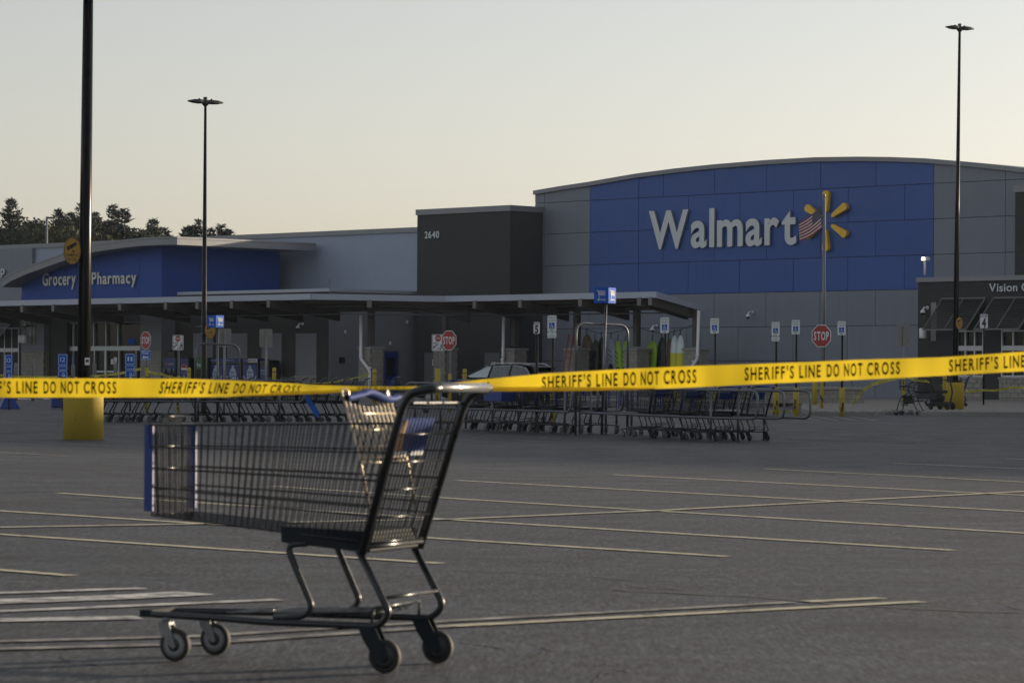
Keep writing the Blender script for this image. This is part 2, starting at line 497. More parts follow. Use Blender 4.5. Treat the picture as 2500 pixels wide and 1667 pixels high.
def line_of(txt, width, cap, offset=0.0, extrude=0.0, gap=.10, space=.32, res=3):
    """glyph meshes of one line, fitted to width and cap height: [(char, verts(x, up, depth), faces)]"""
    c0 = caph()
    items = []; x = 0.0
    for ch in txt:
        if ch == ' ':
            x += space; continue
        V, F = glyph(ch, offset, extrude, res)
        x0 = min(v[0] for v in V); x1 = max(v[0] for v in V)
        items.append((ch, [(v[0] - x0 + x, v[1], v[2]) for v in V], F)); x += x1 - x0 + gap
    tot = x - gap
    sx, sy = width / tot, cap / c0
    return [(ch, [(a * sx, b * sy, c) for a, b, c in V], F) for ch, V, F in items]
def text_mb(mb, txt, x, z, width, cap, fn, offset=0.0, gap=.10, space=.32, depth=0.0, res=3):
    """flat lettering appended to mb; x is the left end, z the baseline"""
    for ch, V, F in line_of(txt, width, cap, offset, 0.0, gap, space, res):
        mb.add([fn(a + x, b + z, depth) for a, b, c in V], F)
    return mb
# ================================================================== GROUND
mb = MB()
xs = [-900, -400, -150, -60, -20, 0, 20, 60, 150, 400, 900]
ys = [-120, -20, 5, 20, 40, 57, 61, 67, 90, 120, 150, 220, 400, 1400]
P = [(x, y, zg(y)) for y in ys for x in xs]
W_ = len(xs)
mb.add(P, [(j * W_ + i, j * W_ + i + 1, (j + 1) * W_ + i + 1, (j + 1) * W_ + i) for j in range(len(ys) - 1) for i in range(W_ - 1)])
mk('parking_lot_ground', mb, 'asphalt', kind='structure')

def paint_line(pix, mname, w=.10, dz=.005, world=False, jag=0.0):
    pts = [Vector(p) for p in pix] if world else [G(u, v) for u, v in pix]
    full = []
    for a, b in zip(pts, pts[1:]):
        n = max(2, int((b - a).length / (2.5 if not jag else .12)))
        full += [a + (b - a) * (i / n) + Vector((rnd.uniform(-jag, jag) * .5, rnd.uniform(-jag, jag), 0)) for i in range(n)]
    full.append(pts[-1])
    m = MB(); V = []
    for i, p in enumerate(full):
        t = full[min(i + 1, len(full) - 1)] - full[max(0, i - 1)]
        t.z = 0; t.normalize(); nn = Vector((-t.y, t.x, 0))
        for s_ in (-.5, .5):
            q = p + nn * (w * s_ * (1 if not jag else rnd.uniform(.25, 1.3)))
            V.append((q.x, q.y, zg(q.y) + dz))
    m.add(V, [(2 * i, 2 * i + 2, 2 * i + 3, 2 * i + 1) for i in range(len(full) - 1)])
    o = mk('parking_line', m, mname, kind='structure')
    return o
for pix in [[(664, 1187), (1100, 1217), (2500, 1302), (2640, 1310)], [(143, 1204), (1100, 1269), (2326, 1344)], [(-120, 1240), (1100, 1317), (1773, 1359)],
            [(-120, 1297), (1076, 1376)], [(-60, 1387), (175, 1406)], [(1115, 1173), (2500, 1249), (2640, 1256)], [(1496, 1159), (2500, 1209.5), (2620, 1215)],
            [(1868, 1145), (2500, 1177), (2620, 1183)], [(2180, 1131), (2500, 1144.6), (2600, 1149)], [(2454, 1120), (2600, 1124)]]:
    paint_line(pix, 'paint_yellow', .105)
for pix in [[(-80, 1070), (440, 1098)], [(-60, 1101), (162, 1114)], [(-40, 1053), (430, 1067)], [(521, 1078), (872, 1095)], [(1100, 1067), (1510, 1083)],
            [(1060, 1083), (1231, 1090)], [(1905, 1069), (2250, 1082)], [(1880, 1057), (2200, 1069)], [(2240, 1058), (2620, 1070)], [(2050, 1046), (2500, 1056)], [(420, 1062), (700, 1071)],
            [(1690, 1086), (1960, 1083)]]:
    paint_line(pix, 'paint_faded', .11)
paint_line([(-100, 1291), (0, 1289), (450, 1281), (1100, 1269), (1620, 1247), (2500, 1201), (2640, 1194)], 'paint_yellow', .105, .009)
paint_line([(-100, 1570), (480, 1555), (1100, 1517), (1933, 1471.5)], 'paint_faded', .10, .006)
paint_line([(1100, 1530), (2249, 1470)], 'paint_yellow', .10, .006)
paint_line([(1969, 1470), (2153, 1461)], 'paint_yellow', .10, .006)
paint_line([(-100, 1589), (480, 1574), (1100, 1530)], 'paint_faded', .10, .007)
for pix, w in [([(-80, 1452), (350, 1437)], .13), ([(-80, 1473), (320, 1458), (480, 1449)], .30), ([(-80, 1497), (680, 1465)], .12), ([(-80, 1517), (340, 1509)], .2), ]:
    paint_line(pix, 'paint_white', w, .006)
# hatched access aisles by the building (white stripes)
for k in range(16):
    u = 1385 + k * 46
    v0, v1 = (1003, 1016) if k < 9 else (1016, 1027)
    paint_line([(u, v0), (u + 62, v1)], 'paint_faded', .12)
paint_line([(1380, 1001), (1960, 1011)], 'paint_white', .12)
paint_line([(1400, 1023), (2250, 1035)], 'paint_white', .12)
# dark sealed cracks
for pix, w in [([(-60, 1134), (120, 1140), (230, 1150), (350, 1168)], .05), ([(1060, 1104), (1300, 1113), (1500, 1125), (1683, 1133), (1760, 1136)], .05),
               ([(1500, 1440), (1700, 1450), (1850, 1458), (2050, 1476), (2300, 1490), (2600, 1500)], .10), ([(1100, 1392), (1400, 1405), (1650, 1425)], .05)]:
    o = paint_line(pix, 'joint', w * .55, .0025, jag=.05); o.name = 'sealed_crack'
for pix in ([(1300, 1608), (1322, 1600), (1330, 1592), (1352, 1588), (1340, 1580), (1322, 1577)], [(1452, 1667), (1470, 1655), (1478, 1646), (1502, 1638), (1520, 1640), (1508, 1632)], [(1130, 1568), (1180, 1574), (1216, 1580), (1240, 1584)], [(150, 1597), (165, 1612), (190, 1620), (215, 1618), (240, 1626)],
            [(1540, 1432), (1590, 1437), (1600, 1430), (1660, 1440)], [(2460, 1478), (2500, 1490), (2530, 1486)]):
    o = paint_line(pix, 'joint', .016, .0025, jag=.03); o.name = 'crack'
# raised pavement in front of the store (in building axes) and kerbed gravel islands
KN = 26.5
def walk_poly(name, pts, mname, dz, drop=.3, **k):
    m = MB(); n = len(pts)
    m.add([(p.x, p.y, zg(p.y) + dz) for p in pts] + [(p.x, p.y, zg(p.y) - drop) for p in pts],
          [tuple(range(n)), ] + [(i, i + n, (i + 1) % n + n, (i + 1) % n) for i in range(n)])
    return mk(name, m, mname, kind='structure', **k)
sL = BP(-900, 980, KN)[0]; sR = BP(1930, 985, KN)[0]
steps = 14
front = [BW(sL + (sR - sL) * i / steps, KN) for i in range(steps + 1)]
back = [BW(sR + 30 - (sR + 30 - sL) * i / steps, -1.5) for i in range(steps + 1)]
walk_poly('sidewalk', front + [BW(sR + 2, KN - 1), BW(sR + 30, 12)] + back, 'concrete', .12)
# front kerb band of the island on the right
k0, k1, k2 = G(1975, 1015), G(2160, 1016), G(2600, 1019)
isl = [G(1975, 1015), G(2135, 1016), G(2160, 1012), G(2230, 1012), G(2255, 1016), G(2700, 1019), G(2760, 990), G(2380, 982), G(2100, 985), G(1960, 992), G(1955, 1006)]
walk_poly('kerb', isl, 'concrete', .13)
cx = sum(p.x for p in isl) / len(isl); cy = sum(p.y for p in isl) / len(isl)
ins = [Vector((p.x + (cx - p.x) * .025, p.y + (1.4 if p.y < 92 else -.6), 0)) for p in isl]
walk_poly('gravel_bed', ins, 'gravel', .137)
# small stones lying on the gravel bed
m = MB()
for i in range(900):
    u = rnd.uniform(1985, 2560); v = rnd.uniform(992, 1006)
    p = G(u, v, .137); r = rnd.uniform(.02, .055)
    q = Matrix.Rotation(rnd.uniform(0, 6), 3, 'Z')
    pts = [q @ Vector((r * a, r * b * .8, r * c * .6)) + p for a, b, c in ((1, 0, 0), (0, 1, 0), (-1, 0, 0), (0, -1, 0), (0, 0, 1))]
    m.add(pts, [(0, 1, 4), (1, 2, 4), (2, 3, 4), (3, 0, 4)])
mk('gravel_stones', m, 'stone_cap', kind='stuff', label='loose stones scattered over the gravel bed by the kerb', category='gravel')

# ================================================================== STORE BUILDING (local x = along facade, y = into building)
store = empty('store_building', (BO.x, BO.y, 0), BROT, label='long big-box store with blue arched front, charcoal tower and white walls', category='building')
def bmk(name, mb, mats, parent=None, **k): return mk(name, mb, mats, parent or store, **k)
def wall_prism(poly, n0, n1):
    """poly in (s,z), from depth n0 (front) back to n1"""
    m = MB(); m.prism(poly, -n0, -n1, XZ); return m
Z0 = .05
# ---- arched blue entrance facade, plane n = 0
ARCH = [(1306, 466), (1370, 455), (1440, 444.6), (1500, 434), (1559, 424), (1650, 412), (1744, 402), (1871, 391.5), (1994, 384.5), (2100, 383), (2180, 384), (2260, 387), (2360, 395), (2454, 404.7), (2500, 410), (2640, 428), (2760, 447)]
AS = [BP(u, v, 0) for u, v in ARCH]
def arch_z(s):
    for (a, za), (b, zb) in zip(AS, AS[1:]):
        if s <= b: return za + (zb - za) * (s - a) / (b - a)
    return AS[-1][1]
poly = [(AS[0][0], Z0)] + [(AS[-1][0], Z0)] + [(s, z - .05) for s, z in reversed(AS)]
bmk('backing_wall', wall_prism(poly, -.09, -9), 'joint')
row_z = [BP(1440, v, 0)[1] for v in (489.8, 567.9, 646.6, 722.5, 802, 881, 966)] 
def US(u, v=600): return BP(u, v, 0)[0]
odd = [1329, 1440, 1559, 1619, 1744, 1871, 2002.5, 2138, 2279, 2454, 2600, 2745]
even = [1329, 1440, 1559, 1680.5, 1806, 1937, 2070, 2208, 2279, 2454, 2600, 2745]
sLft = AS[0][0] + .01
GAP = .026
for r in range(7):
    ztop = None if r == 0 else row_z[r - 1]
    zbot = row_z[r]
    js = [sLft] + [US(u) for u in (odd if r % 2 == 0 else even)]
    if r >= 4: js = [sLft] + [US(u) for u in ([1440, 1559, 1619, 1744, 1871, 2002.5, 2138, 2279, 2454, 2600] if r % 2 == 0 else [1437, 1559, 1678, 1803, 1937, 2070, 2208, 2330, 2454, 2600])]
    for a, b in zip(js, js[1:]):
        mid = (a + b) / 2
        blue = r < 4 and US(1440) - .01 < mid < US(2279)
        if ztop is None:
            k = 5
            top = [(b - GAP / 2 - (b - a - GAP) * i / k) for i in range(k + 1)]
            pl = [(a + GAP / 2, zbot + GAP / 2), (b - GAP / 2, zbot + GAP / 2)] + [(s, arch_z(s) - .10) for s in top]
        else:
            pl = [(a + GAP / 2, zbot + GAP / 2), (b - GAP / 2, zbot + GAP / 2), (b - GAP / 2, ztop - GAP / 2), (a + GAP / 2, ztop - GAP / 2)]
        jit = rnd.uniform(0, .006)
        bmk('panel', wall_prism(pl, jit, -.075), 'blue_panel' if blue else 'grey_panel')
m = MB()
for (a, za), (b, zb) in zip(AS, AS[1:]):
    t = .20
    m.add([(a, -.14, za), (b, -.14, zb), (b, -.14, zb - t), (a, -.14, za - t), (a, 9.1, za), (b, 9.1, zb), (b, 9.1, zb - t), (a, 9.1, za - t)],
          [(0, 3, 2, 1), (0, 1, 5, 4), (3, 7, 6, 2), (4, 5, 6, 7)])
a, za = AS[0]
m.add([(a, -.14, za), (a, 9.1, za), (a, 9.1, za - .2), (a, -.14, za - .2)], [(0, 1, 2, 3)])
bmk('arched_coping', m, 'coping')
m = MB(); m.bbox(US(1329), US(2250), -.10, .02, row_z[6] - .16, row_z[6] - .005); bmk('base_plinth', m, 'stone_cap')
m = MB(); m.bbox(AS[0][0], US(2620), -.04, .3, Z0, row_z[6] - .165); bmk('base_wall', m, 'stone_cap')
# ---- charcoal tower with the street number
TN = 2.3
t0, tz0 = BP(1019, 512, TN); t1, tz1 = BP(1246, 501, TN)
tz = (tz0 + tz1) / 2
m = wall_prism([(t0, Z0), (t1, Z0), (t1, tz - .28), (t0, tz - .28)], TN, -6); bmk('charcoal_tower', m, 'charcoal_block')
m = wall_prism([(t0 - .06, tz - .28), (t1 + .06, tz - .28), (t1 + .06, tz), (t0 - .06, tz)], TN + .07, -6.06); bmk('tower_coping', m, 'coping')
# ---- long white wall behind
wz = BP(900, 560, -.6)[1]
w0 = BP(-900, 600, -.6)[0]
m = wall_prism([(w0, Z0), (t0 + .4, Z0), (t0 + .4, wz - .25), (w0, wz - .25)], -.6, -60); bmk('white_wall', m, 'white_wall')
m = wall_prism([(w0, wz - .25), (t0 + .3, wz - .25), (t0 + .3, wz), (w0, wz)], -.5, -60.1); bmk('wall_coping', m, 'coping')
# grey section of that wall at the far left
g1 = BP(80, 600, -.4)[0]
m = wall_prism([(w0, Z0), (g1, Z0), (g1, wz - .27), (w0, wz - .27)], -.35, -.62); bmk('grey_wall', m, 'grey_panel')
# ---- right-hand charcoal block and the long wall beyond the frame
r0 = BP(2478, 600, 1.2)[0]; rz = BP(2490, 452, 1.2)[1]
m = wall_prism([(r0, Z0), (r0 + 16, Z0), (r0 + 16, rz - .3), (r0, rz - .3)], 1.2, -8.7); bmk('charcoal_block', m, 'charcoal_block')
m = wall_prism([(r0 - .05, rz - .3), (r0 + 16.05, rz - .3), (r0 + 16.05, rz), (r0 - .05, rz)], 1.27, -8.8); bmk('block_coping', m, 'coping')
m = wall_prism([(r0 + 16, Z0), (r0 + 110, Z0), (r0 + 110, 11.3), (r0 + 16, 11.3)], 0, -50); bmk('white_wall', m, 'white_wall')  # unseen wall, its height chosen for the shadow it throws over the lot
# ---- low optical shop block in front at the right
VN = 4.2
v0 = BP(2241, 800, VN)[0]; vz = BP(2350, 675, VN)[1]
v1 = v0 + 14
def VS(u, v): return BP(u, v, VN)
sill = VS(2400, 908 + 12)[1]; head = VS(2400, 806)[1]
wins = [(VS(2333, 850)[0], VS(2400.5, 850)[0]), (VS(2443, 850)[0], VS(2530, 850)[0]), (VS(2570, 850)[0], VS(2650, 850)[0])]
m = MB()
prev = v0
for a, b in wins:
    m.prism([(prev, Z0), (a, Z0), (a, vz - .2), (prev, vz - .2)], -VN, 0, XZ); prev = b
    m.prism([(a, head), (b, head), (b, vz - .2), (a, vz - .2)], -VN + .001, 0, XZ)
    m.prism([(a, Z0), (b, Z0), (b, sill), (a, sill)], -VN + .001, 0, XZ)
m.prism([(prev, Z0), (v1, Z0), (v1, vz - .2), (prev, vz - .2)], -VN, 0, XZ)
bmk('shop_wall', m, 'charcoal_block')
m = wall_prism([(v0 - .06, vz - .2), (v1, vz - .2), (v1, vz), (v0 - .06, vz)], VN + .07, .02); bmk('shop_coping', m, 'coping')
def window(a, b, z0, z1, n, cols=3, bar=None, fw=.07, parent=None):
    """aluminium window: glass, frame, mullions and transom as sub-parts"""
    m = MB(); m.bbox(a, b, -n + .14, -n + .16, z0, z1); g = bmk('window', m, 'glass', parent)
    f = MB()
    f.bbox(a, a + fw, -n + .02, -n + .139, z0, z1); f.bbox(b - fw, b, -n + .02, -n + .139, z0, z1)
    f.bbox(a + fw, b - fw, -n + .02, -n + .139, z0, z0 + fw); f.bbox(a + fw, b - fw, -n + .02, -n + .139, z1 - fw, z1)
    mk('window_frame', f, 'frame_alu', g)
    for i in range(1, cols):
        x = a + (b - a) * i / cols
        q = MB(); q.bbox(x - .035, x + .035, -n + .03, -n + .138, z0 + fw, z1 - fw); mk('mullion', q, 'frame_alu', g)
    if bar:
        q = MB(); q.bbox(a + fw, b - fw, -n + .015, -n + .137, bar[0], bar[1]); mk('transom', q, 'frame_alu', g)
    return g
tb = (VS(2370, 856)[1], VS(2370, 844)[1])
for a, b in wins:
    window(a, b, sill, head, VN, 3, tb)
    # stone apron under the window, block by block
    m = MB(); m.bbox(a - .05, b + .05, -VN - .12, -VN + .05, sill - .09, sill - .005); ap = bmk('stone_apron', m, 'stone_cap')
    z = Z0 + .25; r = 0
    while z < sill - .12:
        x = a - .02 - (0.2 if r % 2 else 0)
        while x < b + .02:
            x0, x1 = max(x, a - .02), min(x + .395, b + .02)
            if x1 - x0 > .06:
                q = MB(); q.bevbox(x0 + .006, x1 - .006, -VN - .09 - rnd.uniform(0, .008), -VN - .002, z + .005, min(z + .195, sill - .1), .008); mk('stone_block', q, 'stone', ap)
            x += .4
        z += .2; r += 1
# ---- blue grocery block with rising curved roof (front plane n = PN)
PN = 8.5
p0 = BP(52, 720, PN)[0]; p1 = BP(395, 650, PN)[0]
PC = [(54, 690), (120, 660), (188, 634), (240, 617), (300, 604), (350, 598.5), (395, 596)]
cur = [BP(u, v, PN) for u, v in PC]
front_poly = [(p0, Z0), (p1, Z0)] + [(s, z) for s, z in reversed(cur)]
zc = BP(200, 737, PN)[1]                       # where the canopy roof meets the wall
upper = [(p0, zc), (p1, zc)] + [(s, z) for s, z in reversed(cur)]
bmk('blue_block', wall_prism(upper, PN, .4), 'blue_wall')
# vertical seams of the blue wall
m = MB()
for u in (230, 340): 
    s = BP(u, 660, PN)[0]; m.bbox(s - .012, s + .012, -PN - .006, -PN + .01, zc, zc + 2.6)
bmk('wall_seam', m, 'joint')
# roof band: fascia following the curve with a deep overhang, then along the side
ov = 1.15
RC = [(5, 682), (25, 668), (65, 650), (120, 630), (188, 605.5), (240, 594), (300, 585.5), (350, 580), (397, 578)]
rc = [BP(u, v, PN + ov) for u, v in RC]
th = .42
m = MB()
nR = -.2
for (a, za), (b, zb) in zip(rc, rc[1:]):
    m.add([(a, -PN - ov, za), (b, -PN - ov, zb), (b, -PN - ov, zb - th), (a, -PN - ov, za - th), (a, -nR, za), (b, -nR, zb), (b, -nR, zb - th), (a, -nR, za - th)],
          [(0, 3, 2, 1), (0, 1, 5, 4), (3, 7, 6, 2), (4, 5, 6, 7)])
a, za = rc[0]; m.add([(a, -PN - ov, za), (a, -nR, za), (a, -nR, za - th), (a, -PN - ov, za - th)], [(0, 3, 2, 1)])
a, za = rc[-1]; b = a + .75
m.add([(a, -PN - ov, za), (b, -PN - ov + .35, za), (b, -nR, za), (a, -nR, za), (a, -PN - ov, za - th), (b, -PN - ov + .35, za - th), (b, -nR, za - th), (a, -nR, za - th)],
      [(0, 1, 2, 3), (0, 4, 5, 1), (1, 5, 6, 2), (4, 7, 6, 5)])
bmk('curved_roof', m, 'coping')
m = MB()
for (a, za), (b, zb) in zip(rc, rc[1:]):
    m.add([(a, -PN - ov - .012, za - .10), (b, -PN - ov - .012, zb - .10), (b, -PN - ov - .012, zb - .115), (a, -PN - ov - .012, za - .115)], [(0, 3, 2, 1)])
a, za = rc[-1]; b = a + .75
m.add([(a, -PN - ov - .012, za - .10), (b + .012, -PN - ov + .35, za - .10), (b + .012, -PN - ov + .35, za - .115), (a, -PN - ov - .012, za - .115)], [(0, 3, 2, 1)])
m.add([(b + .012, -PN - ov + .35, za - .10), (b + .012, -nR, za - .10), (b + .012, -nR, za - .115), (b + .012, -PN - ov + .35, za - .115)], [(0, 3, 2, 1)])
bmk('roof_seam', m, 'joint')
# lower front: entrance between two block piers
zl = BP(100, 857, PN)[1]
e0, e1 = BP(150, 850, PN)[0], BP(342, 850, PN)[0]
q0, q1 = BP(55, 850, PN)[0], BP(107, 850, PN)[0]
h_top = BP(250, 786, PN)[1]
m = MB()
m.prism([(p0, zl), (q1, zl), (q1, zc), (p0, zc)], -PN + .002, -.4, XZ)
m.prism([(e1, zl), (p1, zl), (p1, zc), (e1, zc)], -PN + .002, -.4, XZ)
bmk('lower_wall', m, 'grey_wall')
m = MB()
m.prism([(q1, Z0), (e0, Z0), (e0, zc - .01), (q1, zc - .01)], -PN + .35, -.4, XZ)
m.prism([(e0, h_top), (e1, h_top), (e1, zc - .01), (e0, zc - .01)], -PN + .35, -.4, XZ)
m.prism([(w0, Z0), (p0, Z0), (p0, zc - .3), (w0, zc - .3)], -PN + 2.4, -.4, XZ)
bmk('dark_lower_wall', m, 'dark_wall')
def pier_blocks(parent, a, b, z0, z1, yfront, yback, bw=.4, bh=.2, cap=True, side=True):
    """stone pier: mortar core with every block its own mesh"""
    m = MB(); m.bbox(a + .012, b - .012, yfront + .012, yback - .012, z0, z1)
    core = mk('pier', m, 'mortar', parent)
    z = z0; r = 0
    while z < z1 - .03:
        h = min(bh, z1 - z)
        x = a - (bw / 2 if r % 2 else 0)
        while x < b - .02:
            x0, x1 = max(x, a), min(x + bw, b)
            if x1 - x0 > .04:
                q = MB(); q.bevbox(x0 + .005, x1 - .005, yfront - rnd.uniform(0, .006), yfront + .1, z + .005, z + h - .005, .007); mk('stone_block', q, 'stone', core)
            x += bw
        if side:
            y = yfront + .104 - (0 if r % 2 else bw / 2 - .1)
            while y < yback - .02:
                y0, y1 = max(y, yfront + .104), min(y + bw, yback)
                if y1 - y0 > .04:
                    q = MB(); q.bevbox(b - .1, b + rnd.uniform(0, .006), y0 + .005, y1 - .005, z + .005, z + h - .005, .007); mk('stone_block', q, 'stone', core)
                y += bw
        z += bh; r += 1
    if cap:
        q = MB(); q.bevbox(a - .06, b + .06, yfront - .06, yback + .06, z1 + .002, z1 + .12, .02); mk('pier_cap', q, 'stone_cap', core)
    return core
pier_blocks(store, p0 + .02, q1 - .01, .3, zl - .04, -PN, -PN + .9, cap=False)
pier_blocks(store, e1 + .01, p1 - .02, .3, zl - .04, -PN, -PN + .9, cap=False)
m = MB(); m.bbox(p0, q1 + .03, -PN - .05, -PN + .5, zl - .035, zl - .003); m.bbox(e1 - .03, p1 + .03, -PN - .05, -PN + .5, zl - .035, zl - .003); bmk('stone_ledge', m, 'stone_cap')
# glazed entrance
yg = PN - .55
m = MB(); m.bbox(e0, e1, -yg + .14, -yg + .16, .3, h_top); ent = bmk('glazed_entrance', m, 'glass')
zt0, zt1 = BP(240, 856, yg)[1], BP(240, 845, yg)[1]
m = MB(); m.bbox(e0, e1, -yg - .02, -yg + .13, zt0, zt1); mk('transom', m, 'frame_alu', ent)
m = MB(); m.bbox(e0, e1, -yg + .02, -yg + .12, h_top - .05, h_top - .002); mk('head_rail', m, 'frame_alu', ent)
for u in (178, 228, 258, 287):
    s = BP(u, 815, yg)[0]; m = MB(); m.bbox(s - .035, s + .035, -yg + .01, -yg + .13, zt1 + .002, h_top - .052); mk('mullion', m, 'frame_alu', ent)
for u, w in ((178, .05), (230, .08), (257, .16), (290, .08), (332, .05)):
    s = BP(u, 890, yg)[0]; m = MB(); m.bbox(s - w / 2, s + w / 2, -yg, -yg + .13, .3, zt0 - .002); mk('door_stile', m, 'frame_alu', ent)
for u0, u1 in ((232, 255), (259, 288)):
    a, b = BP(u0, 907, yg)[0], BP(u1, 907, yg)[0]; z = BP(245, 907, yg)[1]
    m = MB(); m.bbox(a, b, -yg + .02, -yg + .12, z - .05, z + .05); mk('push_bar', m, 'frame_alu', ent)
for u0, u1, v0_, v1_ in ((266, 272, 876, 889), (273, 281, 872, 882), (273, 280, 883, 894)):
    a, zb_ = BP(u0, v1_, yg); b, zt_ = BP(u1, v0_, yg)
    m = MB(); m.bbox(a, b, -yg + .125, -yg + .138, zb_, zt_); mk('paper_notice', m, 'paper', ent)
a, zb_ = BP(307, 841, yg); b, zt_ = BP(326, 826, yg)
m = MB(); m.bbox(a, b, -yg + .125, -yg + .138, zb_, zt_); mk('door_sign', m, 'sign_blue', ent)
a, zb_ = BP(166, 903, yg); b, zt_ = BP(173, 868, yg)
m = MB(); m.bbox(a, b, -yg + .125, -yg + .138, zb_, zt_); mk('door_sign', m, 'sign_blue', ent)
# window left of the pier under the louvred awning
a, b = BP(-60, 870, PN - 2.4)[0], BP(47, 870, PN - 2.4)[0]
window(a, b, .9, BP(20, 800, PN - 2.4)[1], PN - 2.35, 6, (BP(20, 859, PN - 2.4)[1], BP(20, 850, PN - 2.4)[1]))
# ---- low block between (front face with light recessed panels, side face with blue door)
LN = 7.6
l0, l1 = BP(398, 800, LN)[0], BP(803, 780, LN)[0]
lz = BP(803, 707, LN)[1]
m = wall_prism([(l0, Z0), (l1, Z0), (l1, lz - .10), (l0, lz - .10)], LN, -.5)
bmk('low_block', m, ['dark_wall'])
m = MB(); m.bbox(l1 + .004, l1 + .05, -LN + .0, .5, Z0, lz - .105); bmk('low_block_side', m, 'grey_wall')  # paler than the front: light from its different facing put into the colour
c0 = BP(436, 712, LN)[0]
m = wall_prism([(c0, lz - .10), (l1 + .12, lz - .10), (l1 + .12, lz + .06), (c0, lz + .06)], LN + .1, -.5); bmk('low_block_coping', m, 'fascia')
for u0, u1 in ((473, 520), (556, 604), (640, 688), (723, 773)):
    a, zt_ = BP(u0, 814, LN); b, zb_ = BP(u1, 917, LN)
    m = MB(); m.bbox(a, b, -LN - .03, -LN + .05, zb_, zt_); pnl = bmk('wall_panel', m, 'grey_wall')
    m = MB(); m.bbox(a - .05, b + .05, -LN - .1, -LN + .05, zb_ - .1, zb_ - .003); mk('panel_sill', m, 'stone_cap', pnl)
    z = .4; r = 0
    while z < zb_ - .12:
        x = a - (.2 if r % 2 else 0)
        while x < b - .02:
            x0, x1 = max(x, a), min(x + .4, b)
            if x1 - x0 > .05:
                q = MB(); q.bevbox(x0 + .006, x1 - .006, -LN - .06, -LN - .001, z + .005, min(z + .195, zb_ - .105), .007); mk('stone_block', q, 'stone', pnl)
            x += .4
        z += .2; r += 1
# blue service door on the side face
def side_pt(u, v):
    n = solve_n(l1 + .05, u, v); p = BW(l1 + .05, n)
    a, b = ray(u, v); return n, CAMH + b * p.y
na, za = side_pt(937, 858); nb, _ = side_pt(970, 858)
m = MB(); m.bbox(l1 + .055, l1 + .09, -na, -nb, .45, za); dr = bmk('service_door', m, 'door_blue')
m = MB(); m.bbox(l1 + .052, l1 + .12, -na - .08, -na - .002, .45, za + .08); m.bbox(l1 + .052, l1 + .12, -nb + .002, -nb + .08, .45, za + .08); m.bbox(l1 + .052, l1 + .12, -na, -nb, za + .003, za + .08); mk('door_frame', m, 'door_grey', dr)
ng, zg1 = side_pt(943, 872); nh, zg0 = side_pt(962, 917)
m = MB(); m.bbox(l1 + .091, l1 + .1, -ng, -nh, zg0, zg1); mk('door_glass', m, 'glass', dr)
# grey doors on the tower face
for u0, u1 in ((1037, 1064), (1184, 1220)):
    a, zt_ = BP(u0, 861, TN); b, _ = BP(u1, 861, TN)
    m = MB(); m.bbox(a, b, -TN - .03, -TN + .04, .45, zt_); d = bmk('service_door', m, 'door_grey')
    a2, z2 = BP((u0 + u1) / 2 - 2 + (8 if u0 < 1100 else 0), 892, TN); b2, z3 = BP((u0 + u1) / 2 + 8 + (8 if u0 < 1100 else 0), 878 if u0 < 1100 else 884, TN)
    m = MB(); m.bbox(a2, b2, -TN - .04, -TN - .031, z2, z3); n_ = mk('door_notice', m, 'sign_white', d)
    m = MB(); m.bbox(a2 + .07, b2 - .07, -TN - .046, -TN - .041, z2 + .07, z3 - .03); mk('notice_panel', m, 'sign_red', n_)
# vent/camera bits on walls
m = MB(); n_, z_ = side_pt(833, 879); m.bbox(l1 + .052, l1 + .16, -n_ - .15, -n_ + .15, z_ - .15, z_ + .15); bmk('wall_box', m, 'shelf_dark')
# small rooftop mast
s_, z_ = BP(804, 700, 4); m = MB(); m.tube([(s_, -4, z_ - .5), (s_, -4, z_ + .45)], .018, 6); m.tube([(s_, -4, z_ + .3), (s_ + .12, -4, z_ + .3)], .015, 6); bmk('roof_mast', m, 'galv')
# ================================================================== ENTRANCE CANOPY (its own thing)
can = empty('entrance_canopy', (BO.x, BO.y, 0), BROT, label='long grey canopy with raking beams on stone piers along the store front', category='canopy')
NR = 7.0
c1s, cz = BP(1602, 713, NR)
nBack = solve_n(c1s, 1717, 749)
_p = BW(c1s, nBack); zBack = CAMH + ray(1717, 749)[1] * _p.y
cLeftB = None
def at_height(u, v, z):
    a, b = ray(u, v); Y = (z - CAMH) / b
    P_ = Vector((a * Y, Y, 0)) - BO
    return P_.dot(ES), P_.dot(EN)
sB, nB = at_height(1030, 722, cz)
sA, nA = at_height(760, 718, cz)
NL = nA
sLL = BP(-300, 735, NL)[0]
FT = .26                                # fascia height
depthC = NR - nBack
slope = (cz - zBack) / depthC
# front line of the canopy: left run, diagonal, right run; each with its back line
def strip(a, b, ba, bb, z, zb):
    m = MB()
    (x0, n0), (x1, n1), (x2, n2), (x3, n3) = a, b, bb, ba
    m.add([(x0, -n0, z), (x1, -n1, z), (x2, -n2, zb), (x3, -n3, zb), (x0, -n0, z - .12), (x1, -n1, z - .12), (x2, -n2, zb - .12), (x3, -n3, zb - .12)],
          [(0, 1, 2, 3), (4, 7, 6, 5), (0, 4, 5, 1), (1, 5, 6, 2), (2, 6, 7, 3), (3, 7, 4, 0)])
    return m
def fascia(a, b, z, t=.07):
    m = MB(); A, B_ = Vector((a[0], -a[1], 0)), Vector((b[0], -b[1], 0)); d = (B_ - A).normalized(); nn = Vector((d.y, -d.x, 0)) * t
    P = []
    for zz in (z - FT, z + .02):
        for q in (A, B_, B_ + nn, A + nn): P.append((q.x, q.y, zz))
    m.add(P, [(0, 1, 2, 3), (4, 7, 6, 5), (0, 4, 5, 1), (1, 5, 6, 2), (2, 6, 7, 3), (3, 7, 4, 0)])
    return m
dL = 4.6
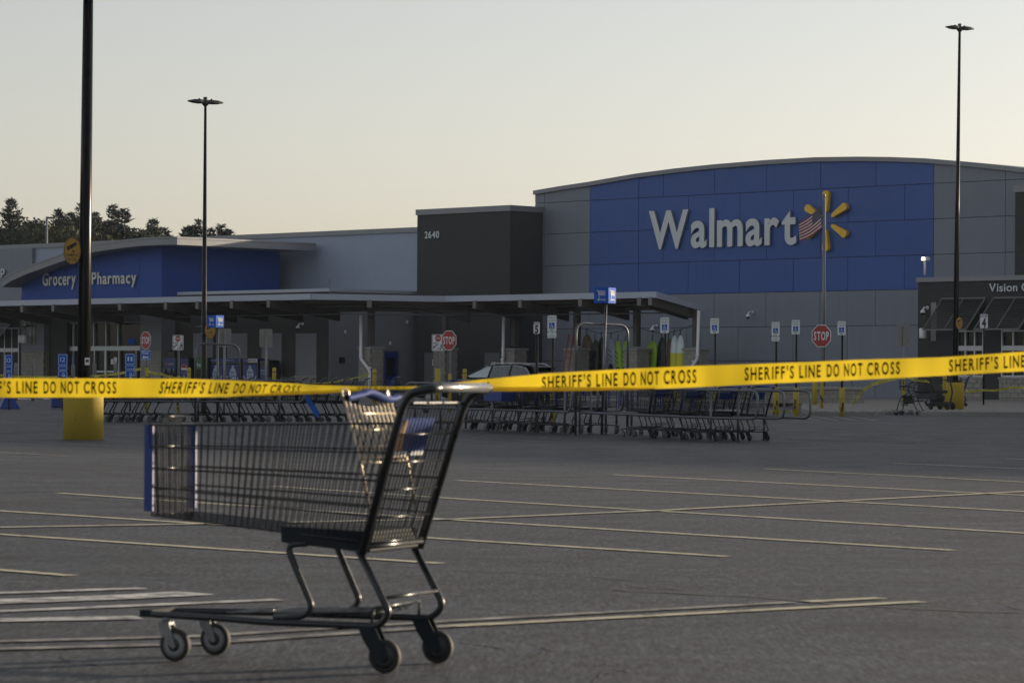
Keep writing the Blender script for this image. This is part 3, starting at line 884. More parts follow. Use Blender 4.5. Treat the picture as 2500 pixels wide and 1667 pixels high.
runs = [((sLL, NL), (sA, NL), (sLL, NL - dL), (sA, NL - dL)), ((sA, NL), (sB, NR), (sA, NL - dL), (sB + .4, nBack)), ((sB, NR), (c1s, NR), (sB + .4, nBack), (c1s, nBack))]
for i, (a, b, ba, bb) in enumerate(runs):
    zb = cz - slope * depthC
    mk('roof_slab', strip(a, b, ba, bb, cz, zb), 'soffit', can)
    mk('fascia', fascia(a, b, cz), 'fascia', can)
# end fascia on the right
m = MB(); x = c1s
m.add([(x, -NR - .07, cz + .02), (x, -nBack, zBack + .02), (x, -nBack, zBack - .22), (x, -NR - .07, cz - FT), (x + .07, -NR - .07, cz + .02), (x + .07, -nBack, zBack + .02), (x + .07, -nBack, zBack - .22), (x + .07, -NR - .07, cz - FT)],
      [(0, 1, 2, 3), (4, 7, 6, 5), (0, 4, 5, 1), (3, 2, 6, 7), (0, 3, 7, 4), (1, 5, 6, 2)])
mk('fascia', m, 'fascia', can)
# purlins under the slab
for run in runs:
    (x0, n0), (x1, n1), (x3, n3), (x2, n2) = run
    for f in (.22, .48, .74):
        a = Vector((x0 + (x3 - x0) * f, -(n0 + (n3 - n0) * f), 0)); b = Vector((x1 + (x2 - x1) * f, -(n1 + (n2 - n1) * f), 0))
        z = cz - slope * depthC * f - .2
        m = MB(); m.tube([(a.x, a.y, z), (b.x, b.y, z)], .075, 4, smooth=False); mk('purlin', m, 'beam', can)
# raking beams and posts
def beam(s, nf, s2, nb, z, zb, col=True, pier=True):
    d = Vector((s2 - s, -(nb - nf), 0)).normalized(); w = Vector((-d.y, d.x, 0)) * .11
    A, B_ = Vector((s, -nf, 0)) - d * .12, Vector((s2, -nb, 0))
    P = []
    for q, t_, b_ in ((A, z - FT + .03, z - FT - .33), (B_, zb - .13, zb - .55)):
        for ww in (-1, 1):
            for zz in (t_, b_): P.append((q.x + w.x * ww, q.y + w.y * ww, zz))
    m = MB(); m.add(P, [(0, 1, 3, 2), (4, 6, 7, 5), (0, 4, 5, 1), (2, 3, 7, 6), (0, 2, 6, 4), (1, 5, 7, 3)])
    bo = mk('beam', m, 'beam', can)
    m = MB(); q = A - d * .02
    P = [(q.x + w.x * a * 1.06, q.y + w.y * a * 1.06, zz) for a in (-1, 1) for zz in (z - FT + .025, z - FT - .335)]
    q = A - d * .0
    P += [(q.x + w.x * a * 1.06, q.y + w.y * a * 1.06, zz) for a in (-1, 1) for zz in (z - FT + .025, z - FT - .335)]
    m.add(P, [(0, 2, 3, 1), (0, 4, 6, 2), (1, 3, 7, 5), (0, 1, 5, 4), (2, 6, 7, 3)]); mk('beam_end', m, 'beam_cap', bo)
    return bo
zb = zBack - .02
for u in (1034, 1163, 1274, 1421, 1565):
    s = BP(u, 735, NR)[0]; beam(s, NR, s, nBack + .1, cz, zb)
beam(c1s - .25, NR, c1s - .25, nBack + .1, cz, zb)
for u in (-120, -40, 58, 134, 297, 409, 486, 570, 660):
    s = BP(u, 740, NL)[0]; beam(s, NL, s, NL - dL + .2, cz, zb)
sm, nm = at_height(902, 720.5, cz); beam(sm, nm, sm - 1.9, nm - 1.9, cz, zb)
def post(u, v, vt, vcap, n, halfw=.13, pw=.42):
    s, zt_ = BP(u, vt, n); _, zcap = BP(u, vcap, n)
    m = MB(); m.bbox(s - halfw, s + halfw, -n - halfw, -n + halfw, zcap + .1, zb - .1); mk('post', m, 'beam', can)
    pier_blocks(can, s - pw, s + pw, .35, zcap - .1, -n - pw, -n + pw)
nC = nBack + .45
for u in (1255, 1407, 1553, 1698):
    post(u + 2, 800, 760, 851, nC)
post(1088, 800, 760, 851, nC)
sp, npst = sm - 1.55, nm - 1.55
_q = BW(sp, npst)
zc_ = CAMH + ray(903, 848)[1] * _q.y
m = MB(); m.bbox(sp - .13, sp + .13, -npst - .13, -npst + .13, zc_ + .1, zb); mk('post', m, 'beam', can)
pier_blocks(can, sp - .42, sp + .42, .35, zc_ - .1, -npst - .42, -npst + .42)
# sprinkler pipe
zp = BP(1400, 767, NR - 1.2)[1]
m = MB(); m.tube([(BP(430, 770, NL - 2)[0], -NL + 2, zp), (sA + 1.0, -NL + 2, zp), (sB + .4, -NR + 1.2, zp), (BP(1628, 760, NR - 1.2)[0], -NR + 1.2, zp)], .03, 6)
for u in (1140, 1235, 1340, 1412, 1560):
    s = BP(u, 760, NR - 1.2)[0]; m.tube([(s, -NR + 1.2, zp), (s, -NR + 1.2, zp + .55)], .015, 5)
mk('sprinkler_pipe', m, 'metal_grey', can)
# white downpipes
def downpipe(pix, n):
    pts = []
    for u, v in pix:
        s, z = BP(u, v, n); pts.append((s, -n, z))
    m = MB(); m.tube(fillet(pts, .12, 3), .075, 8); o = mk('downpipe', m, 'white_metal', can)
    m = MB()
    for p in pts[1:3]: m.lathe([(.09, -.05), (.09, .05)], 10, Matrix.Translation(Vector(p) + Vector((0, 0, .12))))
    mk('pipe_strap', m, 'white_metal', o)
downpipe([(881, 762), (881, 876), (903, 904), (902, 960)], npst + .6)
downpipe([(1230, 772), (1228, 875), (1226, 884), (1234, 920), (1234, 955)], nC + .6)
downpipe([(1706, 757), (1703, 874), (1694, 890), (1672, 912), (1672, 960)], nC + .6)
# ================================================================== SHOPPING CART (local x forward, y left, z up; origin under rear axle)
WCACHE = {}
def wheel_meshes(n):
    if n in WCACHE: return WCACHE[n]
    rx = Matrix.Rotation(R_(90), 4, 'X')
    t = MB(); t.lathe([(.047, -.014), (.058, -.0145), (.0622, -.010), (.0632, 0), (.0622, .010), (.058, .0145), (.047, .014), (.047, -.014)], n, rx, caps=False)
    h = MB(); h.lathe([(.0255, -.0125), (.0472, -.0125), (.0472, .0125), (.0255, .0125), (.0255, -.0125)], n, rx, caps=False)
    c = MB(); c.lathe([(.009, -.0155), (.024, -.013), (.0258, -.0115), (.0258, .0115), (.024, .013), (.009, .0155)], n, rx)
    WCACHE[n] = (t.mesh('tyre', 'tyre'), h.mesh('hub', 'hub_grey'), c.mesh('hub_cap', 'hub_dark'), h.mesh('hub', 'hub_dark'))
    return WCACHE[n]
def lerp(a, b, t): return a + (b - a) * t
CART_MESH = {}
def cart_mesh_set(hi):
    """all part meshes of a cart, list of (name, mesh, [(sub name, mesh)])"""
    if hi in CART_MESH: return CART_MESH[hi]
    nt, nw = (10, 6) if hi else (5, 3)
    rw = .0026 if hi else .003
    out = []
    # base rail: one bent tube with both rear legs
    side = [(.113, .235, .455), (-.022, .236, .222), (.025, .234, .172), (.50, .222, .170), (.72, .180, .174), (1.085, .095, .172)]
    pts = side + [(x, -y, z) for x, y, z in reversed(side)]
    m = MB(); m.tube(fillet(pts, .055, 5 if hi else 2), .0138, nt); base = m.mesh('base_frame', 'cart_tube')
    m = MB(); m.bbox(1.065, 1.118, -.10, .10, .160, .188)
    nose = m.mesh('nose_bumper', 'cart_plastic')
    out.append(('base_frame', base, [('nose_bumper', nose)] if hi else []))
    for s in (1, -1):
        m = MB(); m.tube(fillet([(.34, .2 * s, .468), (.43, .2 * s, .462), (.318, .2 * s, .232), (.35, .2 * s, .196), (.475, .206 * s, .186)], .06, 5 if hi else 2), .0125, nt)
        out.append(('front_leg', m.mesh('front_leg', 'cart_tube'), []))
    m = MB(); m.tube([(.004, -.232, .277), (.004, .232, .277)], .0065, nt); m.tube([(.062, -.2, .237), (.062, .2, .237)], .0055, nt)
    for s in (1, -1): m.tube(fillet([(.062, .2 * s, .237), (.068, .205 * s, .180)], .01, 2), .0055, nw)
    out.append(('cross_bar', m.mesh('cross_bar', 'cart_tube'), []))
    m = MB()
    for x, z, hw in ((.10, .212, .19), (.34, .205, .19), (.58, .198, .17)): m.tube([(x, -hw, z), (x, hw, z)], .0045, nw)
    for k in range(7 if hi else 3):
        y = -.16 + .32 * k / (6 if hi else 2)
        m.tube([(.07, y, .234), (.10, y, .216), (.72, y * .8, .192)], .003, nw)
    out.append(('lower_rack', m.mesh('lower_rack', 'cart_wire'), []))
    # tray
    m = MB(); m.prism([(.450, .532), (.446, .470), (.088, .440), (.074, .448), (.088, .520)], -.207, .207, XZ)
    out.append(('tray', m.mesh('tray', 'cart_plastic'), []))
    # basket
    FT_, RT = (1.036, .176), (-.055, .268)       # top rim (x, half width)
    def top(t): return Vector((lerp(1.036, -.060, t), lerp(.176, .262, min(1, t * 1.05)), lerp(.903, .922, t)))
    def bot(t): return Vector((lerp(1.030, .068, t), lerp(.160, .222, t), lerp(.558, .478, t)))
    def sidept(t, f): return top(t).lerp(bot(t), f)
    for s in (1, -1):
        m = MB(); nv = 36 if hi else 16
        fl = lambda p: (p.x, p.y * s, p.z)
        for k in range(nv + 1):
            t = k / nv
            m.tube([fl(sidept(t, 0)), fl(sidept(t, 1))], rw, nw, caps=False)
        for f, r in ((0, .0048), (.245, .0036), (.48, .0044), (.69, .0036), (.78, .0030), (1, .0048)):
            m.tube([fl(sidept(k / 6, f)) for k in range(7)], r, nw)
        out.append(('basket_side', m.mesh('basket_side', 'cart_wire'), []))
    m = MB(); nf = 17 if hi else 8
    for k in range(nf + 1):
        f = -1 + 2 * k / nf
        m.tube([(1.036, .176 * f, .935 if abs(f) < .5 else .905), (1.030, .16 * f, .558)], rw, nw, caps=False)
    for z, w in ((.935, .09), (.905, .176), (.82, .172), (.735, .168), (.655, .165), (.558, .16)): m.tube([(1.034, -w, z), (1.034, w, z)], .004, nw)
    out.append(('basket_front', m.mesh('basket_front', 'cart_wire'), []))
    m = MB(); nb = 15 if hi else 6
    for k in range(nb + 1):
        f = -1 + 2 * k / nb
        m.tube([(1.03, .16 * f, .557), (.068, .222 * f, .478)], rw, nw, caps=False)
    for k in range(10 if hi else 5):
        t = (k + .5) / (10 if hi else 5); p = bot(t); m.tube([(p.x, -p.y, p.z - .004), (p.x, p.y, p.z - .004)], .0034, nw)
    out.append(('basket_floor', m.mesh('basket_floor', 'cart_wire'), []))
    for s in (1, -1):
        m = MB(); m.bevbox(1.022, 1.060, (.168 * s) - .006, (.168 * s) + .006, .572, .905, .002); out.append(('corner_bumper', m.mesh('corner_bumper', 'cart_blue'), []))
    # upright frame and handle
    side = [(.088, .25, .437), (-.085, .272, .985), (-.118, .273, 1.035), (-.205, .27, 1.052)]
    pts = side + [(x, -y, z) for x, y, z in reversed(side)]
    m = MB(); m.tube(fillet(pts, .05, 5 if hi else 2), .0165, nt); up = m.mesh('upright_frame', 'cart_tube')
    m = MB(); m.tube([(.075, -.25, .464), (.075, .25, .464)], .0098, nt); lb = m.mesh('rear_crossbar', 'cart_tube')
    out.append(('upright_frame', up, [('rear_crossbar', lb)]))
    m = MB()
    if hi:
        m.tube([(-.205, -.222, 1.054), (-.205, -.215, 1.054), (-.205, .215, 1.054), (-.205, .222, 1.054)], [.013, .0185, .0185, .013], 12)
    else: m.tube([(-.205, -.22, 1.054), (-.205, .22, 1.054)], .019, 6)
    out.append(('handle', m.mesh('handle', 'handle_grey' if hi else 'cart_blue'), []))
    # rear gate: wire flap
    def gate(f, y): return (lerp(-.083, .066, f), y, lerp(.993, .478, f))
    m = MB(); ng = 16 if hi else 8
    for k in range(ng + 1):
        y = -.235 + .47 * k / ng; m.tube([gate(0, y), gate(1, y * .93)], rw, nw, caps=False)
    for f in (.22, .42, .62, .82, 1): m.tube([gate(f, -.235), gate(f, .235)], .0038, nw)
    m.tube([gate(0, -.262), gate(0, .262)], .0065, nw)
    g = m.mesh('rear_gate', 'cart_wire')
    subs = []
    if hi:
        m = MB()
        for a, b in ((-.19, -.07), (-.055, .065), (.085, .2)): m.bevbox(-.096, -.076, a, b, .994, 1.001, .002)
        subs.append(('gate_clip', m.mesh('gate_clip', 'metal_grey')))
    out.append(('rear_gate', g, subs))
    # child seat: leaning back panel, seat bars and plastic flap
    def sb(f, y): return (lerp(.190, .118, f), y, lerp(1.005, .772, f))
    m = MB(); ns = 11 if hi else 5
    for k in range(ns + 1):
        y = -.195 + .39 * k / ns
        dip = 0.0 if k in (0, ns) else .10 * (1 - abs(2 * k / ns - 1) ** 2)
        m.tube([sb(dip, y), sb(1, y)], .0042 if hi else rw, nw, caps=False)
    for f in (.22, .48, .74, .92, 1.0): m.tube([sb(f, -.2), sb(f, .2)], .0036 if f < .9 else .005, nw)
    for s in (1, -1):
        m.tube([sb(0, .2 * s), sb(1, .2 * s), (.082, .2 * s, .60)], .0045, nw)
        if hi: m.tube(fillet([sb(.05, .198 * s), (.205, .198 * s, 1.045), (.19, .165 * s, 1.045), sb(.05, .165 * s)], .02, 4), .004, nw)
    seat = m.mesh('child_seat', 'seat_wire_sunlit' if hi else 'cart_wire')
    subs = []
    if hi:
        m = MB(); prof = []
        nn = 14; V, F = [], []
        for k in range(nn + 1):
            t = k / nn; y = .19 - .38 * t
            z = 1.016 + .016 * math.sin(math.pi * t * 2 - .6) * (1 if t > .3 else .5) + .010 * t; w = .018 + .014 * math.sin(math.pi * t)
            for dx, dz in ((-w, 0), (-w * .3, .012), (w * .6, .008), (w, -.012), (w * .2, -.016)):
                V.append((.185 - .03 * t + dx, y, z + dz))
        for k in range(nn):
            for j in range(5):
                a, b = k * 5 + j, k * 5 + (j + 1) % 5
                F.append((a, b, b + 5, a + 5))
        m.add(V, F, True); subs.append(('seat_top_trim', m.mesh('seat_top_trim', 'trim_blue')))
    out.append(('child_seat', seat, subs))
    m = MB(); m.cur = 0
    def fp(f, y, d): return (lerp(-.028, .022, f) + d, y, lerp(.938, .805, f) + d * .3)
    P = [fp(f, y, d) for d in (0, .010) for f in (0, 1) for y in (-.135, .135)]
    m.add(P, [(0, 1, 3, 2), (4, 6, 7, 5), (0, 4, 5, 1), (2, 3, 7, 6), (0, 2, 6, 4), (1, 5, 7, 3)])
    flap = m.mesh('seat_flap', 'trim_blue'); subs = []
    if hi:
        m = MB()
        for y0, y1 in ((.02, .125), (-.125, -.02)):
            P = [fp(f, y, d) for d in (-.004, -.001) for f in (.93, 1.04) for y in (y0, y1)]
            m.add(P, [(0, 1, 3, 2), (4, 6, 7, 5), (0, 4, 5, 1), (2, 3, 7, 6), (0, 2, 6, 4), (1, 5, 7, 3)])
        subs.append(('flap_edge', m.mesh('flap_edge', 'sign_white')))
        m = MB(); m.quad(fp(.05, .130, -.002), fp(.05, .098, -.002), fp(.92, .06, -.002), fp(.92, .130, -.002)); subs.append(('flap_label', m.mesh('flap_label', 'litter_tan')))
    out.append(('seat_flap', flap, subs))
    # casters
    for s in (1, -1):
        m = MB()
        y = .232 * s
        for d in (-.021, .021):
            m.prism([(.102, .170), (.030, .170), (-.012, .085), (-.020, .060), (.002, .040), (.030, .052), (.078, .118)], y + d - .0015, y + d + .0015, XZ)
        m.bbox(.045, .095, y - .022, y + .022, .155, .169)
        out.append(('rear_fork', m.mesh('rear_fork', 'cart_plastic'), []))
        y = .158 * s; m = MB()
        for d in (-.019, .019):
            m.prism([(.99, .150), (.945, .150), (.918, .070), (.915, .058), (.926, .050), (.938, .058), (.985, .115)], y + d - .0015, y + d + .0015, XZ)
        m.bbox(.943, .992, y - .02, y + .02, .140, .151)
        m.lathe([(.017, .15), (.017, .166)], 8, Matrix.Translation((.968, y, 0)))
        out.append(('front_fork', m.mesh('front_fork', 'caster_steel'), []))
    CART_MESH[hi] = out
    return out
def make_cart(hi, loc, rz, label, group=None):
    c = empty('shopping_cart', loc, rz, label=label, category='shopping cart', group=group)
    if not hi: c.scale = (.94, .94, .94)
    for name, me, subs in cart_mesh_set(hi):
        o = inst(name, me, c)
        for sn, sme in subs: inst(sn, sme, o)
    wm = wheel_meshes(24 if hi else 10)
    for x, y, rz_ in ((0, .232, 0), (0, -.232, 0), (.926, .158, .0), (.926, -.158, .0)):
        w = inst('wheel', wm[0], c, (x, y, .0632))
        inst('hub', wm[1] if x > .5 else wm[3], w); inst('hub_cap', wm[2], w)
    return c
CT = R_(180 - 23.5)
make_cart(True, (-.3705, 11.8507, 0.0), CT, 'empty wire shopping cart with blue corner bumpers standing alone in the foreground')

# ================================================================== BARRIER TAPE in the foreground
TY = 13.0
TW = .0765
# edges of the ribbon as seen (u, top, bottom, depth offset)
EDGE = [(-1900, 914, 960, -.1), (-260, 922, 968, .0), (0, 923, 970, .0), (250, 923.5, 970, .01), (450, 924.5, 969.5, .02), (560, 928, 969, .03), (700, 935, 964, .05), (780, 940, 961, .07), (850, 942, 957, .08),
        (900, 943.5, 952, .10), (960, 944, 951, .10), (1020, 943, 951, .10), (1060, 940, 953, .09), (1110, 934, 955, .08), (1180, 926, 955.5, .06), (1260, 918.5, 955, .05), (1340, 911, 954.5, .03),
        (1430, 906, 954, .02), (1560, 899, 951, .01), (1700, 893, 945, .0), (1900, 886.5, 935, .0), (2100, 878, 927, -.01), (2300, 872, 917, -.02), (2500, 858.5, 906, -.03), (2760, 841, 889, -.05), (4400, 742, 790, -.2)]
def edge(u):
    for a, b in zip(EDGE, EDGE[1:]):
        if u <= b[0]:
            t = (u - a[0]) / (b[0] - a[0]); t2 = t * t * (3 - 2 * t) if False else t
            return [a[i] + (b[i] - a[i]) * t2 for i in range(4)]
    return list(EDGE[-1])
def rip(u, f):
    """gentle ripples of the film across its width"""
    return .009 * math.sin(u * .011) + .005 * math.sin(u * .031 + 1.3) + .0015 * math.sin(u * .083) + f * (.016 * math.sin(u * .0043 + .6) + .008 * math.sin(u * .021))
def tp(u, f, off=0.0):
    _, t, b, d = edge(u)
    return at(u, t + (b - t) * f, TY + d + rip(u, f) - off)
tape = empty('barrier_tape', at(0, 946, TY), 0, label='bright yellow printed barrier tape stretched across the picture behind the lone cart', category='tape')
def rel(p): return p - tape.location
m = MB(); us = [-1900 + i * 10 for i in range(631)]; nf = 10
V = [rel(tp(u, k / nf)) for u in us for k in range(nf + 1)]
m.add(V, [(i * (nf + 1) + k, (i + 1) * (nf + 1) + k, (i + 1) * (nf + 1) + k + 1, i * (nf + 1) + k + 1) for i in range(len(us) - 1) for k in range(nf)], True)
mk('ribbon', m, 'tape_yellow', tape)
# folded-over lower edge where the tape twists
FOLD = [(560, .97), (640, .86), (720, .72), (800, .62), (860, .55), (960, .5), (1060, .42), (1110, .50), (1200, .66), (1300, .74), (1430, .80), (1520, .88), (1600, .95)]
def fold(u):
    for a, b in zip(FOLD, FOLD[1:]):
        if u <= b[0]:
            t = (u - a[0]) / (b[0] - a[0]); return a[1] + (b[1] - a[1]) * t
    return 1.0
m = MB(); fu = [560 + i * 20 for i in range(53)]; V = []
for u in fu:
    g = fold(u)
    for k in range(4): V.append(rel(tp(u, 1.0 + (g - 1.0) * k / 3, .007 + .003 * math.sin(k))))
m.add(V, [(i * 4 + k, (i + 1) * 4 + k, (i + 1) * 4 + k + 1, i * 4 + k + 1) for i in range(len(fu) - 1) for k in range(3)], True)
mk('folded_edge', m, 'tape_yellow', tape)
# lettering: glyph polygons bent onto the ribbon
WORDS = (("SHERIFF'S", 0, .318), ('LINE', .352, .490), ('DO', .529, .609), ('NOT', .640, .759), ('CROSS', .789, 1.0))
def tape_text(u0, u1, slant=0.0):
    m = MB()
    for wd, w0_, w1_ in WORDS:
        for ch, V, F in line_of(wd, w1_ - w0_, 1.0, .025, 0, .19, .40, 4):
            P = []
            for a, b, c in V:
                u = u0 + (u1 - u0) * (w0_ + a) + slant * b * 14
                _, t_, b_, d_ = edge(u)
                full = max(b_ - t_, 1)
                nat = 46.0                               # natural tape width in the same unit
                f = (.78 - .60 * b) * (nat if full < nat and u > 1000 else full) / full
                P.append(rel(tp(u, min(f, .995), .0035)))
            m.add(P, F)
    mk('lettering', m, 'tape_ink', tape)
tape_text(-93, 284); tape_text(387, 729, .5); tape_text(1323, 1700); tape_text(1818, 2197); tape_text(2317, 2696)
tape_text(872, 1195)
for k in range(1, 4): tape_text(-93 - 497 * k, 284 - 497 * k); tape_text(2317 + 499 * k, 2696 + 499 * k)
# ================================================================== LETTER SIGNS ON THE STORE
def letter_sign(name, txt, uv0, uv1, cap_px, n, label, offset=.03, gap=.10, space=.3, depth=.14, mats=('letter_white', 'letter_side'), standoff=.02):
    s0, z0 = BP(uv0[0], uv0[1], n); s1, _ = BP(uv1[0], uv1[1], n)
    cap = BP(uv0[0], uv0[1] - cap_px, n)[1] - z0
    loc = BW(s0, n + standoff, z0)
    root = empty(name, loc, BROT, label=label, category='sign')
    for ch, V, F in line_of(txt, s1 - s0, cap, offset, .5, gap, space, 6):
        m = MB(); m.v = []
        dmin = min(v[2] for v in V); dmax = max(v[2] for v in V)
        P = [(a, -((c - dmin) / max(dmax - dmin, 1e-6)) * depth, b) for a, b, c in V]
        nz = len(P)
        m.add(P, F)
        # front faces get the face colour, returns the darker side colour
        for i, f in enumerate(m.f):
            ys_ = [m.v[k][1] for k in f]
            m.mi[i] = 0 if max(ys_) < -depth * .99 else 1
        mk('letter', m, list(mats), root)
    return root
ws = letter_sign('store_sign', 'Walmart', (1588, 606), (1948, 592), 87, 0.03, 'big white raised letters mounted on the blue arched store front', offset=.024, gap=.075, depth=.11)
# six-rayed yellow emblem at the end of the big sign
cs, czz = BP(2022, 540, .03)
em = empty('spark_emblem', BW(cs, .05, czz), BROT, label='yellow six-rayed spark emblem beside the big white letters', category='emblem')
for k in range(6):
    a = R_(90 + 60 * k); r0_, r1_ = .50, 1.26
    pl = []
    for i in range(7): t = math.pi * i / 6; pl.append((r0_ - .0 - .10 * math.sin(t), .09 * math.cos(t)))
    for i in range(7): t = math.pi * i / 6; pl.append((r1_ + .12 * math.sin(t), -.175 * math.cos(t)))
    pl = [(x * math.cos(a) - y * math.sin(a), x * math.sin(a) + y * math.cos(a)) for x, y in pl]
    m = MB(); m.prism(pl, 0, -.2, XZ); mk('ray', m, 'spark', em)
letter_sign('department_sign', 'Grocery', (108, 697), (189, 694), 30, PN, 'small white raised word on the blue wall left of the near lamp pole', offset=.022, gap=.09, depth=.1)
letter_sign('department_sign', 'Pharmacy', (228, 694), (337, 690), 28, PN, 'small white raised word on the blue wall right of the near lamp pole', offset=.022, gap=.09, depth=.1)
letter_sign('department_sign', 'Pickup', (-48, 672), (15, 670), 20, -.35, 'white raised letters cut off by the left edge on the grey wall', offset=.02, gap=.09, depth=.1)
letter_sign('department_sign', 'Vision Center', (2418, 712), (2580, 703), 19, VN, 'white raised letters above the louvred awnings at the right edge', offset=.012, gap=.10, depth=.08)
letter_sign('street_number', '2640', (1039, 582), (1074, 580), 16, TN, 'white street number on the charcoal tower', offset=.022, gap=.09, depth=.05)
# ================================================================== LOUVRED AWNINGS
SLAT = None
def awning(s0, s1, n, zt, zbm, proj, label, cols=2):
    root = empty('louvred_awning', BW(s0, n, 0), BROT, label=label, category='awning')
    w = s1 - s0
    L_ = math.hypot(proj, zt - zbm); ang = math.atan2(zt - zbm, proj)
    for i in range(cols + 1):
        x = w * i / cols
        m = MB(); m.tube([(x, 0, zt), (x, -proj, zbm)], .035, 4, smooth=False); mk('rail', m, 'beam_cap', root)
    for y, z in ((0, zt), (-proj, zbm)):
        m = MB(); m.tube([(0, y, z), (w, y, z)], .04, 4, smooth=False); mk('edge_bar', m, 'beam_cap', root)
    ns = 15
    me = MB().box((w / 2, 0, 0), (w - .05, .012, .11)).mesh('slat', 'lamp_dark')
    for k in range(ns):
        t = (k + .5) / ns
        inst('slat', me, root, (0, -proj * t, zt + (zbm - zt) * t), (R_(-58), 0, 0))
    return root
# the awning's lower edge is nearer, so it reads further left
def awn_px(ut0, ut1, vt, vb, label, proj=1.35, n=VN, cols=2):
    s0, zt = BP(ut0, vt, n); s1, _ = BP(ut1, vt, n)
    zbm = BP(ut0 - 20, vb, n + proj)[1]
    return awning(s0, s1, n + .03, zt, zbm, proj, label, cols)
awn_px(2302, 2407, 729, 805, 'dark louvred awning behind the right-hand lamp pole on the charcoal shop')
awn_px(2427, 2536, 727, 804, 'dark louvred awning cut off by the right edge of the picture')
awn_px(-60, 46, 768, 824, 'dark louvred awning at the left edge of the store', 1.3, PN - 2.4, 4)
# ================================================================== WALL CAMERAS, LIGHTS
def dome_camera(n, u, v, label, side=None, arm=True):
    if side is None:
        s, z = BP(u, v, n); loc = BW(s, n, z)
    else: loc = side
    r = empty('security_camera', loc, BROT, label=label, category='camera')
    m = MB(); m.tube(fillet([(0, 0, .18), (0, -.28, .2), (0, -.34, .05)], .1, 3), .035, 8); m.lathe([(.08, -.005), (.08, .02)], 10, Matrix.Translation((0, -.02, .18)) @ Matrix.Rotation(R_(90), 4, 'X')); mk('arm', m, 'white_metal', r)
    m = MB(); m.lathe([(.05, .10), (.1, .06), (.11, 0), (.10, -.04)], 12, Matrix.Translation((0, -.34, 0))); mk('housing', m, 'white_metal', r)
    m = MB(); m.lathe([(.088, -.041), (.075, -.09), (.04, -.12), (.005, -.13)], 12, Matrix.Translation((0, -.34, 0))); mk('dome', m, 'glass', r)
dome_camera(0.03, 1838, 772, 'white dome camera on the grey panel wall under the blue facade')
dome_camera(LN, 740, 800, 'white goose-neck camera above the light wall panels under the canopy')
dome_camera(VN, 2265, 762, 'white camera at the corner of the charcoal optical shop')
dome_camera(0.03, 1604, 805, 'small camera on the panel wall behind the hanging kayaks')
dome_camera(PN, 72, 795, 'small camera on the pier left of the glazed entrance')
for u, v, lb in ((843, 810, 'small white camera on the grey side wall left of the downpipe'), (994, 786, 'small white camera on the grey side wall near the tower'), (953, 838, 'small wall fixture above the blue service door')):
    n_, z_ = side_pt(u, v); loc = BW(l1 + .05, n_, z_)
    r = empty('security_camera', loc, BROT + R_(90), label=lb, category='camera')
    m = MB(); m.lathe([(.09, 0), (.10, -.1), (.06, -.16)], 10, Matrix.Rotation(R_(90), 4, 'X')); mk('housing', m, 'white_metal', r)
    m = MB(); m.lathe([(.07, -.161), (.05, -.2), (.01, -.22)], 10, Matrix.Rotation(R_(90), 4, 'X') @ Matrix.Scale(-1, 4, (0, 0, 1)) if False else Matrix.Rotation(R_(90), 4, 'X')); mk('lens', m, 'glass', r)
def wall_lantern(u, v0_, v1_, n, label):
    s, z0_ = BP(u, v1_, n + .5); z1_ = BP(u, v0_, n + .5)[1]
    r = empty('wall_lantern', BW(s, n, z0_), BROT, label=label, category='light')
    m = MB(); m.lathe([(.14, 0), (.16, .03), (.16, z1_ - z0_ - .03), (.13, z1_ - z0_)], 14, Matrix.Translation((0, -.5, 0))); mk('shade', m, 'white_metal', r)
    m = MB(); m.tube([(.1, 0, z1_ - z0_ + .5), (.1, -.5, z1_ - z0_ + .5)], .05, 4, smooth=False); m.tube([(0, -.5, z1_ - z0_), (.1, -.5, z1_ - z0_ + .5)], .015, 5); mk('bracket', m, 'beam', r)
    m = MB(); m.bbox(.06, .34, -.03, -.002, -.1, z1_ - z0_ + 1.1); mk('back_plate', m, 'sign_back', r)
wall_lantern(2253, 801, 826, VN, 'white cylinder lantern on the corner of the optical shop')
wall_lantern(51, 818, 837, PN, 'left of two white cylinder lanterns on the entrance pier')
wall_lantern(60, 818, 837, PN, 'right of two white cylinder lanterns on the entrance pier')
# lit floodlight on the optical shop roof
s, z = BP(2258, 672, VN - .6)
fl = empty('floodlight', BW(s, VN - .6, z), BROT, label='lit floodlight on a short white mast on the optical shop roof', category='light')
m = MB(); m.tube([(0, 0, 0), (0, 0, .62)], .055, 8); mk('mast', m, 'white_metal', fl)
m = MB(); m.bevbox(-.10, .22, -.12, .1, .62, .78, .02); mk('lamp_housing', m, 'white_metal', fl)
m = MB(); m.bbox(-.09, .08, -.128, -.122, .64, .76); mk('lamp_glass', m, 'floodlight_glow', fl)
